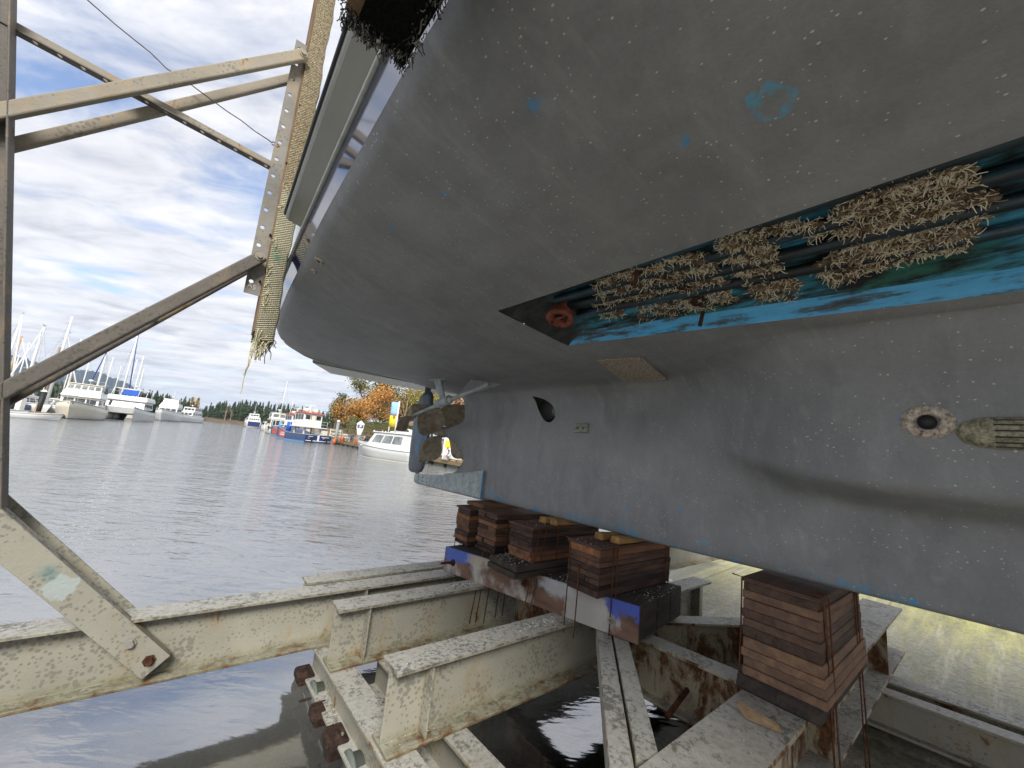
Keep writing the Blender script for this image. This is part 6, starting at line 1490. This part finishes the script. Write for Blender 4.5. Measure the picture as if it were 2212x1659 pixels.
wl_ = empty('stone_wall', 'pale boulder retaining wall along the bank above the dock', 'wall', wpos(741, 67)); base_ = wl_.location.copy()
rw_ = []; rr_ = random.Random(9)
for f, dd in ((0,0),(.35,.35),(.7,.75),(1,1.25),(1.02,2.2)):
    row = []
    for i in range(80):
        u = i/79; j = u*(len(SH)-3) + 1; k = min(int(j), len(SH)-2); x = lerp(SH[k][0], SH[k+1][0], j-k); D = lerp(SH[k][1], SH[k+1][1], j-k)
        p = wpos(x, D - .9 + dd); p.z = lerp(.62, 2.02, f) + rr_.uniform(-.08,.08); p += Vector((rr_.uniform(-.1,.1), rr_.uniform(-.12,.12), 0)); row.append(p - base_)
    rw_.append(row)
MB().grid(rw_).build('stones', swm, wl_)
def leafmat(name, a, b, c):
    k = NT(name); g_ = k.n('ShaderNodeNewGeometry'); cc = k.ramp(g_.outputs['Random Per Island'], [(0, a), (.5, b), (1, c)])
    k.fin(cc, .75, 0, .15); return k.m
M['leaf_orange'] = leafmat('maple_leaf', (.34,.15,.04), (.58,.27,.065), (.68,.40,.13)); M['leaf_rust'] = leafmat('rust_leaf', (.24,.13,.045), (.42,.22,.06), (.50,.31,.11))
M['leaf_dark'] = leafmat('dark_evergreen_leaf', (.03,.05,.02), (.065,.10,.04), (.13,.16,.06)); M['leaf_olive'] = leafmat('olive_leaf', (.07,.08,.03), (.15,.155,.055), (.27,.25,.10)); M['leaf_yellow'] = leafmat('yellow_leaf', (.20,.19,.03), (.36,.32,.06), (.48,.42,.12)); M['leaf_hedge'] = leafmat('hedge_leaf', (.045,.085,.01), (.09,.15,.02), (.15,.21,.035))
M['leaf_poplar'] = leafmat('poplar_leaf', (.22,.12,.02), (.38,.22,.04), (.45,.30,.07))
M['conifer'] = leafmat('conifer_needle', (.018,.032,.016), (.035,.055,.026), (.065,.085,.036)); M['conifer_b'] = leafmat('conifer_needle_blue', (.022,.038,.026), (.04,.06,.038), (.055,.08,.05))
M['bark'] = plain('bark', (.16,.12,.085), .9, 0, .3, 4); M['bark_pale'] = plain('pale_bark', (.34,.25,.17), .9, 0, .3, 4)
rt = random.Random(31)
def leaves(mb, c, s, n=1):
    for _ in range(n):
        a = Vector((rt.gauss(0,1), rt.gauss(0,1), rt.gauss(0,1))).normalized(); b_ = a.orthogonal().normalized(); c_ = a.cross(b_); t = rt.uniform(0, pi); e1 = (b_*cos(t) + c_*sin(t))*s*rt.uniform(.6,1.2); e2 = (c_*cos(t) - b_*sin(t))*s*rt.uniform(.4,.8)
        mb.add([c-e1, c+e2*.8, c+e1, c-e2*.8], [(0,1,2,3)])
def tree(name, lab, x, D, h, rx, m, bark='bark', nl=2600, base_z=2.2, ls=.16, dens=1.0, trunk=.22, squash=.55, grp='trees on the right bank'):
    p = wpos(x, D); p.z = base_z; o = empty(name, lab, 'tree', p, 0, grp)
    tr = MB(); tips = []
    tr.tube([(0,0,-.6),(.05,0,h*.12),(-.05,.03,h*.3),(.03,0,h*.62)], [trunk*1.3, trunk, trunk*.85, trunk*.4], 8)
    for i in range(13):
        z0 = h*rt.uniform(.16,.6); a = rt.uniform(0, 2*pi); R = rx*rt.uniform(.5,1)*(1 - .45*max(0, z0/h-.3)); z1 = min(h*.97, z0 + h*rt.uniform(.12,.42))
        m1 = Vector((cos(a)*R*.45, sin(a)*R*.45, lerp(z0, z1, .4))); e = Vector((cos(a)*R, sin(a)*R, z1))
        tr.tube([(0,0,z0), m1, e], [trunk*.5, trunk*.3, trunk*.08], 5); tips += [m1.lerp(e, t) for t in (.4,.7,1)]
        for j in range(3):
            t0 = m1.lerp(e, rt.uniform(.2,.9)); t1 = t0 + Vector((rt.gauss(0,.3)*rx, rt.gauss(0,.3)*rx, rt.uniform(.02,.16)*h)); tr.tube([t0, t0.lerp(t1,.5) + Vector((0,0,.1)), t1], [trunk*.16, trunk*.10, trunk*.04], 4); tips += [t0.lerp(t1,.5), t1]
    tips += [Vector((rt.gauss(0,.15)*rx, rt.gauss(0,.15)*rx, h*rt.uniform(.7,1.0))) for _ in range(6)]
    tr.build('trunk', M[bark], o, (0,0,0), True)
    if nl:
        cr_ = MB(); per = max(1, int(nl/len(tips)))
        for t in tips:
            s = rx*rt.uniform(.10,.24)
            for _ in range(per): leaves(cr_, t + Vector((rt.gauss(0,s), rt.gauss(0,s), rt.gauss(0,s*.75))), ls)
        cr_.build('crown', M[m], o)
    return o
tree('maple_tree', 'big orange maple with forked pale trunk behind the harbour sign', 806, 72, 9.6, 3.6, 'leaf_orange', 'bark_pale', 2300, 2.2, .20)
tree('maple_tree', 'lower rust orange maple left of the big one, above the workboat stern', 742, 76, 6.4, 3.0, 'leaf_rust', 'bark', 2400, 2.2, .20)
tree('maple_tree', 'rounded orange maple between the workboat wheelhouse and the big maple', 768, 79, 7.0, 2.8, 'leaf_orange', 'bark', 2000, 2.2, .20)
tree('arbutus_tree', 'tall dark brown green tree rising behind the maples against the sky', 778, 92, 13.0, 4.2, 'leaf_olive', 'bark', 3600, 2.3, .26)
tree('evergreen_tree', 'dark evergreen directly behind the big maple crown', 815, 98, 14.5, 4.5, 'leaf_dark', 'bark', 4800, 2.3, .28)
tree('evergreen_tree', 'dark evergreen filling the gap right of the big maple', 848, 88, 9.5, 4.5, 'leaf_dark', 'bark', 4600, 2.3, .26)
tree('evergreen_tree', 'olive evergreen behind the banner pole', 872, 84, 10.0, 4.3, 'leaf_olive', 'bark', 4200, 2.3, .24)
tree('bare_tree', 'pale bare limbed tree with a few orange leaves left of the rudder', 868, 70, 11.5, 3.6, 'leaf_orange', 'bark_pale', 420, 2.3, .16)
tree('yellow_tree', 'yellow green tree seen above the rudder', 905, 66, 11.5, 3.6, 'leaf_yellow', 'bark', 3600, 2.3, .18)
tree('evergreen_tree', 'dark evergreen seen between rudder and propeller', 930, 72, 8.5, 4.0, 'leaf_dark', 'bark', 4000, 2.3, .22)
tree('maple_tree', 'orange maple seen above the propeller beside the skeg', 985, 58, 9.0, 3.6, 'leaf_orange', 'bark', 3200, 2.3, .18)
tree('evergreen_tree', 'tall narrow evergreen behind the lower rust maple', 720, 110, 11, 2.6, 'leaf_dark', 'bark', 2600, 2.3, .24)
def hedge(name, lab, x, D, lx, ly, h, m, z=2.0, cat='hedge', dome=False, grp=None):
    p = wpos(x, D); p.z = z; o = empty(name, lab, cat, p, rad(15), grp); mb = MB()
    core = MB(); 
    if dome: core.blob((0,0,h*.48), lx*.42, ly*.42, h*.5, 10, 8, .05)
    else: core.box((-lx*.47,-ly*.45,-.2),(lx*.47,ly*.45,h*.93))
    core.build('stems', M['bark'], o)
    for _ in range(int(520*max(1, lx*h/2))):
        if dome:
            a, u = rt.uniform(0,2*pi), rt.uniform(-1,1); k_ = sqrt(1-u*u); q = Vector((lx*.5*k_*cos(a), ly*.5*k_*sin(a), h*.5 + h*.5*u))
        else:
            f = rt.random(); q = Vector((rt.uniform(-.5,.5)*lx, -.5*ly, rt.uniform(0,h))) if f < .55 else Vector((rt.uniform(-.5,.5)*lx, rt.uniform(-.5,.5)*ly, h))
        leaves(mb, q + Vector((rt.gauss(0,.04), rt.gauss(0,.04), rt.gauss(0,.04))), .09)
    mb.build('foliage', M[m], o)
hedge('cedar_bush', 'bright green clipped cedar bush left of the harbour sign', 759, 63, 1.7, 1.7, 2.7, 'leaf_hedge', 2.0, 'bush', True, 'clipped cedar bushes')
hedge('cedar_bush', 'smaller green cedar bush touching the harbour sign', 769, 63.5, 1.4, 1.4, 2.3, 'leaf_hedge', 2.0, 'bush', True, 'clipped cedar bushes')
hedge('low_hedge', 'low olive hedge along the top of the stone wall', 806, 59, 9, 1.0, .55, 'leaf_olive', 2.0)
hedge('tall_hedge', 'tall green hedge behind the maple trunk and banner pole', 845, 68, 11, 1.5, 2.2, 'leaf_hedge', 2.0)

# ---- far forest, islet, hills
def conifer(mb, p, h, r, tiers=7, n=9):
    mb.tube([p, p + Vector((0,0,h*.9))], [h*.018, h*.004], 4)
    for i in range(tiers):
        f = i/tiers; z = h*(.12 + .80*f); R = r*(1-f)**.8*rt.uniform(.75,1.15)
        for k in range(n):
            a = 2*pi*k/n + rt.uniform(-.3,.3); rr = R*rt.uniform(.55,1.15); d = Vector((cos(a), sin(a), 0)); s = Vector((-sin(a), cos(a), 0))*rr*.45
            t = p + Vector((rt.gauss(0,.1), rt.gauss(0,.1), z + h*.13)); e = p + d*rr + Vector((0,0,z - h*rt.uniform(.0,.06)))
            mb.add([t, t.lerp(e,.6)+s, e, t.lerp(e,.6)-s], [(0,1,2,3)])
def azpos(x, D, z):               # D = distance along the ground
    y = 860 + x*.104; d = pray(x, y); k = D/sqrt(d.x*d.x + d.y*d.y); return Vector((d.x*k, d.y*k, z))
fr = MB(); fr2 = MB()
for i in range(250):
    x = rt.uniform(425, 745); D = rt.uniform(330, 420); el = interp(x, [425,450,480,540,600,660,745],[1.0,1.7,2.35,2.75,2.75,2.6,2.5])
    zb_ = 1.5 + (D-330)*.03; h = D*math.tan(rad(el))*rt.uniform(.62,1.08); conifer(fr if i % 3 else fr2, azpos(x, D, zb_), max(5, h), max(2.2, h*.2), 7, 9)
tag(fr.build('far_forest', M['conifer']), kind='stuff'); tag(fr2.build('far_forest_dark', M['conifer_b']), kind='stuff')
fl_ = MB(); 
for i in range(120):
    x = rt.uniform(255, 425); D = rt.uniform(260, 330); h = rt.uniform(9, 13) * interp(x, [255,330,400,425],[1,1.1,.95,.6]); conifer(fl_, azpos(x, D, 1), h, h*.2, 6, 8)
for i in range(150):
    x = rt.uniform(-60, 260); D = rt.uniform(170, 250); h = rt.uniform(5.5, 9.5); conifer(fl_, azpos(x, D, 1), h, h*.24, 6, 8)
tag(fl_.build('marina_forest', M['conifer']), kind='stuff')
farm = plain('far_bank', (.12,.085,.05), .95, 0, .4, .15)
tag(MB().grid([[azpos(x, D, z) for x in (250,330,400,425,470,540,600,660,700,745)] for D, z in ((305,-.3),(312,1.4),(330,2.2),(430,5),(500,5))]).build('far_bank', farm, None, (0,0,0), True), kind='structure')
tag(MB().grid([[azpos(x, D, z) for x in (-150,-60,60,160,260)] for D, z in ((150,-.3),(156,1.0),(175,1.5),(280,2.5))]).build('marina_bank', farm, None, (0,0,0), True), kind='structure')
for x, lab in ((407,'tall narrow yellow poplar left of a pair on the far bank'),(419,'tall narrow yellow poplar right of a pair on the far bank')):
    p = azpos(x, 300, 1.5); o = empty('poplar_tree', lab, 'tree', p, 0, 'yellow poplars on the far bank'); MB().tube([(0,0,0),(0,0,11)], [.3,.08], 6).build('trunk', M['bark'], o); cm_ = MB()
    for _ in range(420):
        z = rt.uniform(1.5,12); R = 1.5*sin(pi*min(1,(z/12.5)))**.6; a = rt.uniform(0,2*pi); leaves(cm_, Vector((cos(a)*R*rt.random(), sin(a)*R*rt.random(), z)), .5)
    cm_.build('crown', M['leaf_poplar'], o)
for x, h, lab in ((484,9,'pale bare tree in front of the far forest'),(496,7.5,'smaller bare tree beside the first on the far bank')):
    p = azpos(x, 318, 1.2); o = empty('bare_tree', lab, 'tree', p, 0, 'bare trees on the far bank'); q = MB(); q.tube([(0,0,0),(.2,0,h)], [.28,.05], 5)
    for _ in range(16):
        z = rt.uniform(.25,.85)*h; a = rt.uniform(0,2*pi); R = rt.uniform(.8,2.4); q.tube([(0,0,z),(cos(a)*R,sin(a)*R,z+rt.uniform(.8,2.6))], [.12,.05], 4)
    q.build('branches', M['bark_pale'], o)
hm = plain('hazy_hill_forest', (.026,.042,.052), .95, 0, .3, .006)  # blue of the distant haze is mixed into the forest colour
HX = [(-400,3.4),(-150,3.9),(-60,4.0),(18,3.75),(60,3.45),(100,3.15),(120,3.05),(150,3.4),(175,3.5),(195,3.45),(225,3.1),(260,2.75),(290,2.0),(320,1.5),(360,1.0),(410,.7),(480,.5),(600,.35),(800,.3)]
rows = []
for k, (Dk, f) in enumerate(((2300,-.02),(2400,.35),(2550,.75),(2700,1.0),(3000,.9),(3300,-.02))):
    r_ = []
    for i in range(120):
        u = i/119*(len(HX)-1); j = min(int(u), len(HX)-2); x = lerp(HX[j][0], HX[j+1][0], u-j); el = lerp(HX[j][1], HX[j+1][1], u-j)
        r_.append(azpos(x, Dk, max(-5, 2700*math.tan(rad(el))*f + rt.uniform(-5,5)*(f > .2) + H)))
    rows.append(r_)
tag(MB().grid(rows).build('hills', hm, None, (0,0,0), True), kind='structure')

# ================================================================== air: even pale haze round the whole harbour
hz = bpy.data.materials.new('haze'); hz.use_nodes = True; hn = hz.node_tree; hn.nodes.remove(hn.nodes['Principled BSDF'])
pv = hn.nodes.new('ShaderNodeVolumePrincipled'); pv.inputs['Color'].default_value = (.62,.78,1,1); pv.inputs['Density'].default_value = .00010
hn.links.new(pv.outputs[0], hn.nodes['Material Output'].inputs['Volume'])
tag(MB().box((-6500,-400,-4), (6500,6500,330)).build('haze', hz), kind='stuff')
